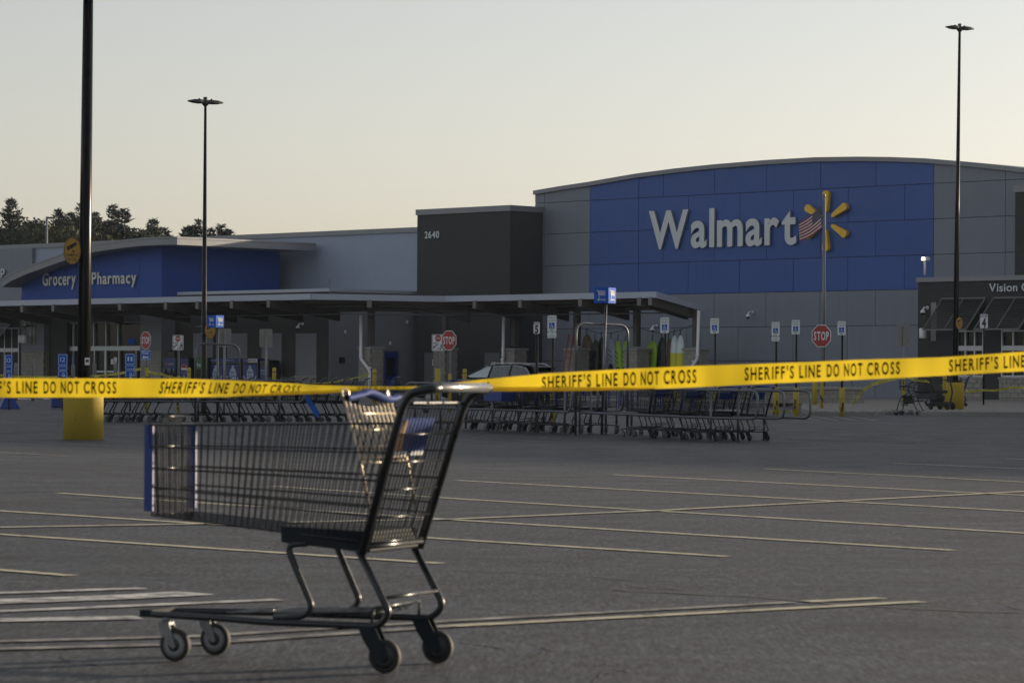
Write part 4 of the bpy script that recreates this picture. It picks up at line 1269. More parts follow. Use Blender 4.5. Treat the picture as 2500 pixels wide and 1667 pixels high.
# ================================================================== LAMP POLES
def lamp_pole(u, vb, vtop, base_w_px, base_h, r_px0, r_px1, label, heads=True, headrot=0.35, u_top=None, mname='bronze_pole', dz=0.0):
    p = G(u, vb, dz); Y = p.y
    h = at(u, vtop, Y).z - p.z
    lean = 0.0
    if u_top is not None: lean = at(u_top, vtop, Y).x - p.x
    r = empty('lamp_pole', p, 0, label=label, category='lamp pole')
    br = base_w_px * Y / FPX / 2
    m = MB(); m.lathe([(br, -.1), (br, base_h - .05), (br - .015, base_h - .015), (br - .05, base_h)], 40); mk('concrete_base', m, 'yellow_concrete', r)
    r0_, r1_ = r_px0 * Y / FPX / 2, r_px1 * Y / FPX / 2
    m = MB(); m.tube([(0, 0, base_h), (lean * base_h / h, 0, base_h + .001), (lean, 0, h)], [r0_, r0_, r1_], 24); mk('pole', m, mname, r)
    m = MB(); m.bevbox(-r0_ * 1.7, r0_ * 1.7, -r0_ * 1.7, r0_ * 1.7, base_h + .002, base_h + .05, .01); mk('base_plate', m, mname, r)
    if heads:
        m = MB(); m.lathe([(r1_ * .9, -.16), (.085, -.10), (.09, -.03), (.055, .02), (.05, .09)], 12, Matrix.Translation((lean, 0, h))); mk('head_bracket', m, 'lamp_dark', r)
        for sg in (-1, 1):
            c, s_ = math.cos(headrot), math.sin(headrot)
            V, F = [], []
            prof = [(0.07, .11, .035, -.06), (.18, .14, .04, -.065), (.33, .13, .035, -.055), (.47, .08, .005, -.03)]
            for d, w, zt_, zb_ in prof:
                for yy, zz in ((-w, zb_ * .6), (-w * .6, zb_), (w * .6, zb_), (w, zb_ * .6), (w * .7, zt_), (-w * .7, zt_)):
                    x_ = d * sg; z_ = zz - .02 - (.02 * d if sg > 0 else -.01 * d)
                    V.append((lean + x_ * c - yy * s_, x_ * s_ + yy * c, h + z_))
            for i in range(3):
                for j in range(6):
                    a, b = i * 6 + j, i * 6 + (j + 1) % 6; F.append((a, b, b + 6, a + 6))
            F += [tuple(range(6)), tuple(range(18, 24))]
            m = MB(); m.add(V, F)
            hd = mk('lamp_head', m, 'lamp_dark', r)
            m = MB(); m.lathe([(.025, 0), (.025, .03), (.012, .045)], 8, Matrix.Translation((lean + .17 * sg * c, .17 * sg * s_, h + .008))); mk('photocell', m, 'bronze_pole', hd)
    return r, p
def camera_sign(u, v, Y, wpx, hpx, label, rz=0.0, strap=None):
    p = at(u, v, Y - .25); w = wpx * Y / FPX / 2 / max(.3, math.cos(rz)); h = hpx * Y / FPX / 2
    r = empty('camera_sign', p, rz, label=label, category='sign')
    def ell(a, b, k=28): return [(a * math.cos(2 * math.pi * i / k), b * math.sin(2 * math.pi * i / k)) for i in range(k)]
    m = MB(); m.prism(ell(w, h), 0, .01, XZ); mk('plate', m, 'sign_black', r)
    m = MB(); m.prism(ell(w * .985, h * .985), -.002, -.0005, XZ); mk('rim', m, 'sign_amber', r)
    m = MB(); m.prism(ell(w * .93, h * .95), -.004, -.0025, XZ); mk('ring', m, 'sign_black', r)
    m = MB(); m.prism(ell(w * .89, h * .925), -.006, -.0045, XZ); mk('face', m, 'sign_amber', r)
    m = MB()
    def S2(pts): return [(a * w, b * h) for a, b in pts]
    m.prism(S2([(-.42, .38), (.45, .68), (.55, .44), (-.24, .12)]), -.009, -.007, XZ)
    m.prism(S2([(-.60, .36), (-.48, .42), (-.28, .10), (-.45, .02), (-.62, .12)]), -.009, -.007, XZ)
    m.prism(S2([(.02, .10), (.14, .10), (.14, .0), (.36, .0), (.36, -.08), (.02, -.08)]), -.009, -.007, XZ)
    text_mb(m, 'CAMERAS', -.72 * w, -.40 * h, 1.44 * w, .22 * h, XZ, depth=-.008, offset=.015)
    text_mb(m, 'IN USE', -.5 * w, -.72 * h, 1.0 * w, .22 * h, XZ, depth=-.008, offset=.015)
    mk('pictogram', m, 'sign_black', r)
    if strap:
        m = MB()
        for zz in (h * .46, -h * .44):
            m.lathe([(strap[1], -.01), (strap[1], .01)], 16, Matrix.Translation((strap[0], .25, zz)))
        mk('strap', m, 'galv', r)
    return r
_, pL = lamp_pole(203, 1073, -60, 98, 1.02, 33, 24, 'thick near lamp pole on a big yellow round base, cut off by the top edge', True, u_top=216, mname='black_pole')
camera_sign(176, 613, pL.y, 40, 66, 'oval amber camera warning sign strapped to the near lamp pole', R_(18), (.18, .118))
m = MB(); 
m.quad((0, 0, 0), (.085, 0, 0), (.085, 0, .13), (0, 0, .13)); m.cur = 1; m.quad((.015, -.002, .05), (.07, -.002, .05), (.07, -.002, .095), (.015, -.002, .095))
mk('paper_notice', m, ['paper', 'sign_black'], None, at(207, 891, pL.y - .16), label='small white notice stuck on the near lamp pole', category='notice')
_, p2_ = lamp_pole(497, 1013, 246, 22, .05, 15, 6, 'slim lamp pole with two flat heads behind the left cart corral', True, .5, 501.5)
camera_sign(513, 806, p2_.y, 25, 40, 'amber camera sign half hidden behind the blue cart sign', R_(30), (-.2, .09))
_, p3_ = lamp_pole(2331, 1000, 66, 45, .80, 15, 6, 'lamp pole with two flat heads on a square-looking yellow base at the right', True, .5, 2343, dz=.13)
camera_sign(2342, 789, p3_.y, 15, 30, 'small amber camera sign on the right-hand lamp pole', R_(-35), (-.14, .075))
# light mast behind the roof
Yb = 205.0; pb = at(112, 930, Yb); pb.z = .34
r = empty('light_mast', pb, 0, label='thin single-arm light mast in front of the trees behind the store', category='lamp pole')
hb = at(112, 529, Yb).z - .34
m = MB(); m.tube([(0, 0, 0), (0, 0, hb)], .07, 8); mk('pole', m, 'galv', r)
m = MB(); m.bevbox(.05, .55, -.12, .12, hb - .14, hb - .02, .02); mk('lamp_head', m, 'lamp_dark', r)

# ================================================================== BOLLARDS, SIGN POSTS
def bollard(u, vb, vt, wpx, label, dz=.12, mname='bollard_yellow', band=False, Y=None):
    p = G(u, vb, dz) if Y is None else at(u, vb, Y)
    rr = wpx * p.y / FPX / 2; h = at(u, vt, p.y).z - p.z
    r = empty('bollard', p, 0, label=label, category='bollard', group='bollards and guard posts')
    m = MB(); m.lathe([(rr, -.05), (rr, h - rr * .6), (rr * .85, h - rr * .25), (rr * .45, h)], 14); mk('sleeve', m, mname, r)
    if band:
        m = MB(); m.lathe([(rr * 1.02, h - .16), (rr * 1.02, h - .13)], 14); mk('band', m, 'dark_band', r)
    return r, p
bollard(1383, 981, 906, 12, 'yellow bollard beside the left pier of the kayak bay', band=True)
bollard(1651, 984, 935, 11, 'yellow bollard seen through the carts near the middle of the right corral')
bollard(1989, 989, 930, 11, 'plain yellow bollard between the stop sign and the second parking sign at the planter')
bollard(2306, 1000, 915, 10, 'yellow bollard just left of the square yellow lamp base', band=True)
bollard(1067, 985, 899, 11, 'round-topped yellow bollard under the small stop-here sign')
bollard(1134, 984, 900, 10, 'yellow bollard at the nose of the dark car', band=True)
bollard(914, 982, 901, 10, 'yellow bollard left of the blue service door', band=True)
bollard(669, 980, 897, 9.5, 'yellow bollard right of the gas cylinder lockers', band=True)
bollard(461, 978, 897, 9, 'yellow bollard right of the blue drinks machines', band=True)
for u, vt, lb in ((80, 887, 'grey bollard in front of the left entrance pier'), (178, 890, 'grey bollard between the near lamp pole and the middle bay sign'), (230, 887, 'grey bollard left of the entrance doors'), (282, 886, 'grey bollard in front of the door with paper notices'), (363, 884, 'grey bollard behind the blue arrow sign'), (38, 886, 'grey bollard beside the leftmost pickup bay sign')):
    bollard(u, 975, vt, 9, lb, mname='door_grey')
SGR = BROT           # signs face the drive aisle, parallel to the store front
def octagon(r): return [(r * math.cos(R_(22.5 + 45 * k)) / math.cos(R_(22.5)), r * math.sin(R_(22.5 + 45 * k)) / math.cos(R_(22.5))) for k in range(8)]
def sign_post(u, vb, vt, label, dz=.0, rz=SGR, guard=None, postr=.03, pm='metal_grey', cat='sign', name='road_sign', lean=0.0):
    """returns root and a function pixel-row -> local height"""
    p = G(u, vb, dz)
    r = empty(name, p, rz, label=label, category=cat)
    def hz(v): return at(u, v, p.y).z - p.z
    m = MB(); m.tube([(0, .03, -.05), (0, .03, hz(vt))], postr, 8); mk('post', m, pm, r)
    if guard:
        gr = guard[1] * p.y / FPX / 2; gh = hz(guard[0])
        m = MB(); m.lathe([(gr, -.05), (gr, gh - .02), (gr * .8, gh)], 14, Matrix.Translation((0, .03, 0))); g = mk('guard_sleeve', m, 'bollard_yellow', r)
        m = MB()
        for k in range(3): 
            a = rnd.uniform(-2.6, -.5); m.box((gr * 1.0 * math.cos(a), .03 + gr * 1.0 * math.sin(a), gh * rnd.uniform(.05, .5)), (.05, .012, rnd.uniform(.05, .16)), a + R_(90))
        mk('chipped_paint', m, 'dark_band', g)
    return r, p, hz
def plate(r, name, x0, x1, z0, z1, mname, y=-.012, t=.006, edge=None):
    m = MB(); m.prism([(x0 + .02, z0), (x1 - .02, z0), (x1, z0 + .02), (x1, z1 - .02), (x1 - .02, z1), (x0 + .02, z1), (x0, z1 - .02), (x0, z0 + .02)], y, y - t, XZ)
    o = mk(name, m, mname, r)
    if edge:
        e = MB(); d = .012
        for a, b, c, d_ in ((x0 + d, x1 - d, z0 + d, z0 + 2 * d), (x0 + d, x1 - d, z1 - 2 * d, z1 - d), (x0 + d, x0 + 2 * d, z0 + 2 * d, z1 - 2 * d), (x1 - 2 * d, x1 - d, z0 + 2 * d, z1 - 2 * d)):
            e.bbox(a, b, y - t - .002, y - t - .0005, c, d_)
        mk('border', e, edge, o)
    return o
def stop_sign(u, vb, vc, hpx, label, rz, dz=.0, guard=None, plate2=None):
    r, p, hz = sign_post(u, vb, vc - hpx * .4, label, dz, rz, guard)
    R0 = hpx * p.y / FPX / 2; c = hz(vc)
    m = MB(); m.prism([(a, b + c) for a, b in octagon(R0)], -.012, -.018, XZ); o = mk('octagon', m, 'sign_white', r)
    m = MB(); m.prism([(a, b + c) for a, b in octagon(R0 * .93)], -.0185, -.020, XZ); mk('red_face', m, 'sign_red', o)
    m = MB(); text_mb(m, 'STOP', -R0 * .78, c - R0 * .36, R0 * 1.56, R0 * .72, XZ, .03, .12, depth=-.0225); mk('lettering', m, 'sign_white', o)
    return r, p, hz, R0
stop_sign(2005, 997, 820, 54.5, 'red octagonal stop sign in front of the flagpole at the right', SGR + R_(8), .14, (925, 8))
stop_sign(1096, 1005, 831, 48, 'red octagonal stop sign near the middle, beside a white stop-here sign', SGR + R_(4), .0, (912, 8))
r, p, hz, R0 = stop_sign(356, 1005, 831, 43, 'red octagonal stop sign above a blue arrow sign at the left', SGR - R_(4), .0, (898, 8))
k = p.y / FPX
o = plate(r, 'pickup_plate', -.24, .24, hz(879), hz(855), 'sign_blue', edge='sign_pale')
m = MB(); text_mb(m, 'Pickup', -.16, hz(864.5), .30, .085, XZ, .012, depth=-.0215)
zc2 = hz(872); m.prism([(-.15, zc2), (-.06, zc2 + .055), (-.06, zc2 + .02), (.15, zc2 + .02), (.15, zc2 - .02), (-.06, zc2 - .02), (-.06, zc2 - .055)], -.0215, -.0225, XZ)
mk('print', m, 'sign_white', o)
def person_icon(m, x, z, h, y):
    """walking figure made of thick strokes"""
    def st(pts, w):
        for (a, b), (c, d) in zip(pts, pts[1:]):
            L_ = math.hypot(c - a, d - b) or 1; nx, nz = -(d - b) / L_ * w / 2, (c - a) / L_ * w / 2
            m.prism([(x + (a + nx) * h, z + (b + nz) * h), (x + (a - nx) * h, z + (b - nz) * h), (x + (c - nx) * h, z + (d - nz) * h), (x + (c + nx) * h, z + (d + nz) * h)], y, y - .001, XZ)
    w = .11
    st([(0, .80), (0, .45)], .2); st([(0, .45), (-.16, .22), (-.24, 0)], w); st([(0, .45), (.14, .24), (.26, .02)], w); st([(0, .78), (-.2, .6), (-.24, .42)], w * .8); st([(0, .78), (.18, .58), (.26, .5)], w * .8)
    m.prism([(x + .1 * h * math.cos(R_(45 * i)), z + (.93 + .1 * math.sin(R_(45 * i))) * h) for i in range(8)], y, y - .001, XZ)
def stop_here(u, vb, v0_, v1_, wpx, label, rz, dz, guard=None, up=None):
    r, p, hz = sign_post(u, vb, v0_ + 3, label, dz, rz, guard)
    hw = wpx * p.y / FPX / 2 / math.cos(abs(rz) if abs(rz) < 1.2 else 1.0); z0_, z1_ = hz(v1_), hz(v0_); H_ = z1_ - z0_
    o = plate(r, 'plate', -hw, hw, z0_, z1_, 'sign_white', edge='sign_black')
    m = MB(); m.prism([(a + .0, b + z0_ + H_ * .76) for a, b in octagon(H_ * .19)], -.0185, -.0195, XZ); mk('red_octagon', m, 'sign_red', o)
    m = MB(); text_mb(m, 'STOP', -H_ * .14, z0_ + H_ * .70, H_ * .28, H_ * .12, XZ, .02, depth=-.0205); mk('lettering', m, 'sign_white', o)
    m = MB(); text_mb(m, 'HERE', -hw * .78, z0_ + H_ * .42, hw * .78, H_ * .10, XZ, .01, depth=-.0195); text_mb(m, 'FOR', -hw * .1, z0_ + H_ * .10, hw * .5, H_ * .10, XZ, .01, depth=-.0195)
    person_icon(m, hw * .62, z0_ + H_ * .08, H_ * .42, -.0195)
    pts = [(-hw * .05, .36), (-hw * .35, .33), (-hw * .62, .24)]
    for (a, b), (c, d) in zip(pts, pts[1:]):
        m.prism([(a, z0_ + (b + .035) * H_), (a, z0_ + (b - .035) * H_), (c, z0_ + (d - .035) * H_), (c, z0_ + (d + .035) * H_)], -.0195, -.0205, XZ)
    m.prism([(-hw * .8, z0_ + .16 * H_), (-hw * .74, z0_ + .30 * H_), (-hw * .44, z0_ + .18 * H_)], -.0195, -.0205, XZ)
    mk('pictogram', m, 'sign_black', o)
stop_here(434, 1008, 818, 855, 28, 'white stop-here-for-pedestrians sign in front of the drinks machines', R_(-20), 0, (917, 8))
stop_here(1069, 999, 816, 857, 31, 'white stop-here-for-pedestrians sign half hidden behind the middle stop sign', R_(-20), 0, (900, 9))
def row_sign(u, vb, v0_, v1_, wpx, num, label):
    r, p, hz = sign_post(u, vb, v0_ + 2, label, 0, R_(-12), None, .028, 'black_pole')
    hw = wpx * p.y / FPX / 2; z0_, z1_ = hz(v1_), hz(v0_); H_ = z1_ - z0_
    o = plate(r, 'plate', -hw, hw, z0_, z1_, 'sign_white')
    m = MB(); text_mb(m, 'ROW', -hw * .9, z0_ + H_ * .77, hw * 1.8, H_ * .19, XZ, .02, depth=-.0195); text_mb(m, num, -hw * .55, z0_ + H_ * .07, hw * 1.1, H_ * .62, XZ, .045, depth=-.0195); mk('lettering', m, 'sign_black', o)
row_sign(1309, 1045, 786, 815, 15.5, '5', 'white row marker sign with the number 5 on a thin dark post')
row_sign(2401, 998, 767, 801, 19, '4', 'white row marker sign with the number 4 at the right')
def wheelchair(m, x, z, s, y):
    def arc(cx_, cz_, r0_, r1_, a0, a1, k=10):
        for i in range(k):
            t0_, t1_ = R_(a0 + (a1 - a0) * i / k), R_(a0 + (a1 - a0) * (i + 1) / k)
            m.prism([(cx_ + r0_ * math.cos(t0_), cz_ + r0_ * math.sin(t0_)), (cx_ + r1_ * math.cos(t0_), cz_ + r1_ * math.sin(t0_)), (cx_ + r1_ * math.cos(t1_), cz_ + r1_ * math.sin(t1_)), (cx_ + r0_ * math.cos(t1_), cz_ + r0_ * math.sin(t1_))], y, y - .001, XZ)
    def st(pts, w):
        for (a, b), (c, d) in zip(pts, pts[1:]):
            L_ = math.hypot(c - a, d - b) or 1; nx, nz = -(d - b) / L_ * w / 2, (c - a) / L_ * w / 2
            m.prism([(a + nx, b + nz), (a - nx, b - nz), (c - nx, d - nz), (c + nx, d + nz)], y, y - .001, XZ)
    arc(x - .05 * s, z + .32 * s, .24 * s, .31 * s, 150, 380)
    st([(x - .08 * s, z + .80 * s), (x - .06 * s, z + .42 * s), (x + .2 * s, z + .42 * s), (x + .32 * s, z + .12 * s), (x + .42 * s, z + .14 * s)], .09 * s)
    st([(x - .07 * s, z + .62 * s), (x + .18 * s, z + .62 * s)], .08 * s)
    m.prism([(x - .08 * s + .09 * s * math.cos(R_(45 * i)), z + .90 * s + .09 * s * math.sin(R_(45 * i))) for i in range(8)], y, y - .001, XZ)
def ada_sign(u, vb, v0_, v1_, label, guard=None, low=None, dz=0.0, wide=.67):
    r, p, hz = sign_post(u, vb, v0_ + 3, label, dz, SGR + R_(8), guard, .032, 'bronze_pole', 'sign', 'parking_sign')
    z0_, z1_ = hz(v1_), hz(v0_); H_ = z1_ - z0_; hw = H_ * wide / 2
    o = plate(r, 'plate', -hw, hw, z0_, z1_, 'sign_white')
    m = MB(); m.bbox(-hw * .60, hw * .60, -.0195, -.0182, z0_ + H_ * .18, z0_ + H_ * .56); mk('blue_square', m, 'sign_blue', o)
    m = MB(); wheelchair(m, 0, z0_ + H_ * .21, H_ * .33, -.0205); mk('wheelchair_symbol', m, 'sign_white', o)
    m = MB(); text_mb(m, 'RESERVED', -hw * .86, z0_ + H_ * .82, hw * 1.72, H_ * .10, XZ, .01, depth=-.0195); text_mb(m, 'PARKING', -hw * .74, z0_ + H_ * .65, hw * 1.48, H_ * .10, XZ, .01, depth=-.0195)
    mk('lettering', m, MATS_GREEN, o)
    m = MB(); text_mb(m, '7BT' if False else 'PMT', -hw * .4, z0_ + H_ * .05, hw * .8, H_ * .08, XZ, .01, depth=-.0195) if False else m.bbox(-hw * .35, hw * .35, -.0195, -.0185, z0_ + H_ * .06, z0_ + H_ * .12); mk('small_print', m, MATS_GREEN, o)
    if low:
        za_, zb_ = hz(low[1]), hz(low[0])
        o2 = plate(r, 'lower_plate', -hw, hw, za_, zb_, 'sign_white')
        m = MB(); text_mb(m, 'VAN', -hw * .35, za_ + (zb_ - za_) * .62, hw * .7, (zb_ - za_) * .22, XZ, .01, depth=-.0195); text_mb(m, 'ACCESSIBLE', -hw * .8, za_ + (zb_ - za_) * .2, hw * 1.6, (zb_ - za_) * .24, XZ, .01, depth=-.0195)
        mk('lettering', m, MATS_GREEN, o2)
mat('sign_green', (.07, .22, .13), .6); MATS_GREEN = 'sign_green'
ada_sign(1347, 1031, 770, 810, 'accessible parking sign with lower plate, right of the row 5 marker', (930, 14), (811, 825))
ada_sign(1622, 1010, 775, 813, 'accessible parking sign in front of the kayak bay', (940, 11))
ada_sign(1744, 1004, 777, 814, 'accessible parking sign right of the canopy end', (946, 13))
ada_sign(1893, 1014, 786, 820, 'accessible parking sign with a lower plate left of two close parking signs', (945, 13), (822, 833))
ada_sign(1942, 1016, 781, 816, 'accessible parking sign just left of the right-hand stop sign', (946, 13))
ada_sign(2054, 1016, 784, 818, 'accessible parking sign right of the right-hand stop sign', (946, 13))
def blank_sign(u, vb, v0_, v1_, wpx, label, guard=None, rz=R_(10)):
    r, p, hz = sign_post(u, vb, v0_ + 4, label, 0, rz, guard, .03, 'galv')
    hw = wpx * p.y / FPX / 2 / math.cos(rz)
    plate(r, 'plate', -hw, hw, hz(v1_), hz(v0_), 'sign_back', y=.10, t=.006)
blank_sign(649, 1010, 803, 848, 31, 'blank grey back of a road sign right of the gas cylinder lockers')
blank_sign(547, 1012, 802, 847, 34, 'dark back of a road sign behind the left blue cart sign')
blank_sign(2206, 994, 792, 846, 33, 'weathered back of a road sign left of the optical shop', (918, 8))
# numbered pickup bay signs
def pickup_sign(u, num, wpx, v0_, vs_, vb, label):
    r, p, hz = sign_post(u, vb, v0_ + 2, label, 0, R_(-8), None, .03, 'metal_grey')
    hw = wpx * p.y / FPX / 2
    o = plate(r, 'number_plate', -hw, hw, hz(vs_[0]), hz(v0_), 'sign_blue', edge='sign_pale')
    m = MB(); text_mb(m, num, -hw * .5, hz(v0_ + (vs_[0] - v0_) * .68), hw * 1.0, hz(v0_ + 8) - hz(v0_ + (vs_[0] - v0_) * .68), XZ, .0, depth=-.0215); mk('lettering', m, 'sign_pale', o)
    plate(r, 'middle_plate', -hw, hw, hz(vs_[1]), hz(vs_[0]) - .01, 'sign_blue', edge='sign_pale')
    o = plate(r, 'lower_plate', -hw, hw, hz(vs_[2]), hz(vs_[1]) - .01, 'sign_blue', edge='sign_pale')
    z0_ = hz(vs_[2]) + .04; L_ = hz(vs_[1]) - z0_ - .08
    m = MB()
    for ch, V, F in line_of('Pickup', L_, hw * .8, .0, 0, .1, .3): m.add([(-(b - hw * .4), -.0215, z0_ + a) for a, b, c in V], F)
    mk('lettering', m, 'sign_pale', o)
pickup_sign(21, '13', 19, 866, (893.5, 906, 965), 1000, 'tall blue pickup bay sign at the left edge, reading thirteen')
pickup_sign(153, '12', 24, 864, (892, 904, 965), 1002, 'tall blue pickup bay sign left of the near lamp pole, reading twelve')
pickup_sign(317, '11', 24, 863, (890, 902, 965), 1004, 'tall blue pickup bay sign left of the arrow sign, reading eleven')
# plastic sign feet
p = G(20, 998); 
r = empty('sign_base', p, R_(20), label='blue pyramid-shaped plastic sign foot on the asphalt at the left edge', category='sign base')
w = .28; m = MB(); m.add([(-w, -w, 0), (w, -w, 0), (w, w, 0), (-w, w, 0), (-w, -w, .04), (w, -w, .04), (w, w, .04), (-w, w, .04), (-.05, -.05, .46), (.05, -.05, .46), (.05, .05, .46), (-.05, .05, .46)],
      [(3, 2, 1, 0), (0, 1, 5, 4), (1, 2, 6, 5), (2, 3, 7, 6), (3, 0, 4, 7), (4, 5, 9, 8), (5, 6, 10, 9), (6, 7, 11, 10), (7, 4, 8, 11), (8, 9, 10, 11)]); mk('foot', m, 'cart_blue', r)
m = MB(); m.tube([(0, 0, .46), (0, 0, 1.0)], .03, 8); mk('stem', m, 'metal_grey', r)
p = G(143, 997)
r = empty('litter_bin', p, R_(10), label='blue bin behind the yellow base of the near lamp pole', category='bin')
m = MB(); m.bevbox(-.22, .22, -.2, .2, .02, .62, .03); mk('body', m, 'cart_blue', r); m = MB(); m.bevbox(-.24, .24, -.22, .22, .621, .68, .02); mk('lid', m, 'vend_dark', r)
# ================================================================== CART CORRALS
ORD = ['first', 'second', 'third', 'fourth', 'fifth', 'sixth', 'seventh', 'eighth', 'ninth', 'tenth', 'eleventh', 'twelfth', 'thirteenth', 'fourteenth', 'fifteenth', 'sixteenth', 'seventeenth', 'eighteenth', 'nineteenth', 'twentieth']
def cart_icon(m, x, z, s, fn):
    """line drawing of a cart: handle, basket with mesh, leg frame, wheels"""
    def st(pts, w=.035):
        for (a, b), (c, d) in zip(pts, pts[1:]):
            L_ = math.hypot(c - a, d - b) or 1; nx, nz = -(d - b) / L_ * w / 2, (c - a) / L_ * w / 2
            m.prism([(x + (a + nx) * s, z + (b + nz) * s), (x + (a - nx) * s, z + (b - nz) * s), (x + (c - nx) * s, z + (d - nz) * s), (x + (c + nx) * s, z + (d + nz) * s)], 0, -.002, fn)
    st([(-.45, .46), (-.34, .42), (-.16, -.22), (-.30, -.42), (.36, -.42)], .05)
    st([(-.33, .38), (.42, .36), (.40, -.02), (-.22, .02)], .05)
    for k in range(1, 5):
        t = k / 5; st([(-.33 + .75 * t, .37), (-.22 + .62 * t, 0)], .03); st([(-.22 + .62 * t, 0), (-.33 + .75 * (t - .2), .37)], .03)
    st([(-.28, .2), (.41, .18)], .03)
    for cx_ in (-.28, .36):
        pts = [(cx_ + .07 * math.cos(R_(60 * i)), -.45 + .07 * math.sin(R_(60 * i))) for i in range(7)]; st(pts, .04)
def rail_loop(name, A, d, L_, zu, zl, posts, parent, r=.024):
    """A: ground point at the right end; d: unit direction to the left end"""
    base = parent.location
    def q(t, z): 
        P_ = A + d * t; return Vector((P_.x, P_.y, zg(P_.y) + z)) - base
    n = 8
    pts = [q(L_ - L_ * i / n, zu) for i in range(n + 1)] + [q(L_ * i / n, zl) for i in range(n + 1)]
    pts = [q(L_, zl)] + pts
    m = MB(); m.tube(fillet(pts, .16, 4), r, 8); o = mk(name, m, 'rail_steel', parent)
    for t in posts:
        m = MB(); m.tube([q(t, -.02) + Vector((0, 0, 0)), q(t, zu - .01)], r * .95, 8); m.lathe([(.05, 0), (.05, .02)], 8, Matrix.Translation(q(t, 0))); mk('post', m, 'rail_steel', o)
    return o
# ---- right corral
A1 = G(1735, 1077.5); B1 = G(1405, 1061.5)
dR = (B1 - A1); dR.z = 0; Lpost = dR.length; dR.normalize()
perp = Vector((-dR.y, dR.x, 0)) * (-1)
if perp.y < 0: perp = -perp
OFF = .66
corral = empty('cart_corral', A1, 0, label='steel pipe cart corral with rounded rail ends, right of the middle', category='cart corral')
ext = 1.22
for k in range(3):
    Ak = A1 - dR * ext + perp * (OFF * k)
    rail_loop('rail', Ak, dR, Lpost + ext - .12, .93, .43, (ext - (.0 if k == 0 else .02), Lpost + ext - .12), corral)
    rail_loop('rail', Ak + dR * (Lpost + ext + .12), dR, 5.2, .93, .43, (.2, 2.4, 4.9), corral)
# hoop with the box sign on its post
def hoop_sign(root, a, b, zt_, post_u, zs, side_w, sign_name, lean=0.0, rz=R_(30)):
    base = root.location
    m = MB(); m.tube(fillet([a - base, a - base + Vector((0, 0, zt_)), b - base + Vector((0, 0, zt_ - .03)), b - base], .22, 5), .025, 10); mk('hoop', m, 'rail_steel', root)
    mid = (a + b) / 2 - base
    m = MB(); m.tube([mid, mid + Vector((lean, 0, zs))], .026, 8); mk('sign_post', m, 'rail_steel', root)
H1, H2 = B1, B1 + perp * (OFF * 2)
hoop_sign(corral, Vector(H1), Vector(H2), 2.14, 1476, 2.62, .3, '', .07)
def box_sign(p, w, h, rz, label):
    r = empty('corral_sign', p, rz, label=label, category='sign')
    m = MB(); m.bevbox(-w / 2, w / 2, -w / 2, w / 2, 0, h, .006); mk('box', m, 'sign_blue', r)
    m = MB(); cart_icon(m, 0, h * .52, w * .66, lambda a, b, c: (a, -w / 2 - .002 + c, b)); mk('cart_symbol', m, 'sign_white', r)
    m = MB(); cart_icon(m, 0, h * .52, w * .66, lambda a, b, c: (w / 2 + .002 - c, a, b)); mk('cart_symbol', m, 'sign_white', r)
midp = (H1 + H2) / 2
bp_ = at(1477, 741, midp.y); box_sign(bp_, .315, .305, R_(-30), 'blue box sign with a white cart symbol above the right cart corral')
# carts in the right corral
yaw_l = math.atan2(dR.y, dR.x)
for lane, offs in ((0, (.10, 1.0, 1.85)), (1, (-.10, .55, 1.45, 2.45))):
    for i, t in enumerate(offs):
        P_ = A1 + dR * (t - .12) + perp * (OFF * (lane + .5))
        make_cart(False, (P_.x, P_.y, zg(P_.y)), yaw_l + rnd.uniform(-.05, .05), '%s shopping cart from the right in the %s lane of the right corral' % (ORD[i], ('near', 'far')[lane]), 'carts in the right corral')
for lane, offs in ((0, (.72, 1.30, 2.25, 3.3)), (1, (.45, 1.9, 2.9, 4.0))):
    for i, t in enumerate(offs):
        P_ = B1 + dR * (t + .55) + perp * (OFF * (lane + .5))
        make_cart(False, (P_.x, P_.y, zg(P_.y)), yaw_l + math.pi + rnd.uniform(-.05, .05), '%s shopping cart from the hoop in the %s lane of the middle corral section' % (ORD[i], ('near', 'far')[lane]), 'carts in the middle corral section')
# blue bin standing in a middle cart
P_ = B1 + dR * 2.3 + perp * (OFF * .5)
r = empty('blue_tote', (P_.x - .25, P_.y - .05, zg(P_.y) + .60), yaw_l, label='large blue plastic tote lying in a cart of the middle corral section', category='tote')
m = MB(); m.prism([(-.27, 0), (.27, 0), (.32, .36), (-.32, .36)], -.19, .19, XZ); mk('body', m, 'cart_blue', r); m = MB(); m.bevbox(-.335, .335, -.21, .21, .361, .385, .008); mk('rim', m, 'cart_blue', r)
# white-topped folding frame (flat cart) in the corral
P_ = at(1768, 1003, 58.3)
r = empty('folding_step', P_, yaw_l, label='pale flat shelf with a thin loop frame among the right corral carts', category='shelf')
m = MB(); m.bevbox(-.24, .24, -.18, .18, 0, .025, .006); mk('shelf_board', m, 'paper', r); m = MB(); m.tube(fillet([(-.24, 0, 0), (-.24, 0, .3), (.24, 0, .3), (.24, 0, 0)], .04, 3), .008, 6); mk('loop', m, 'galv', r)
m = MB(); m.bevbox(-.22, .22, -.17, .17, -.12, -.002, .01); mk('tray', m, 'cart_plastic', r)

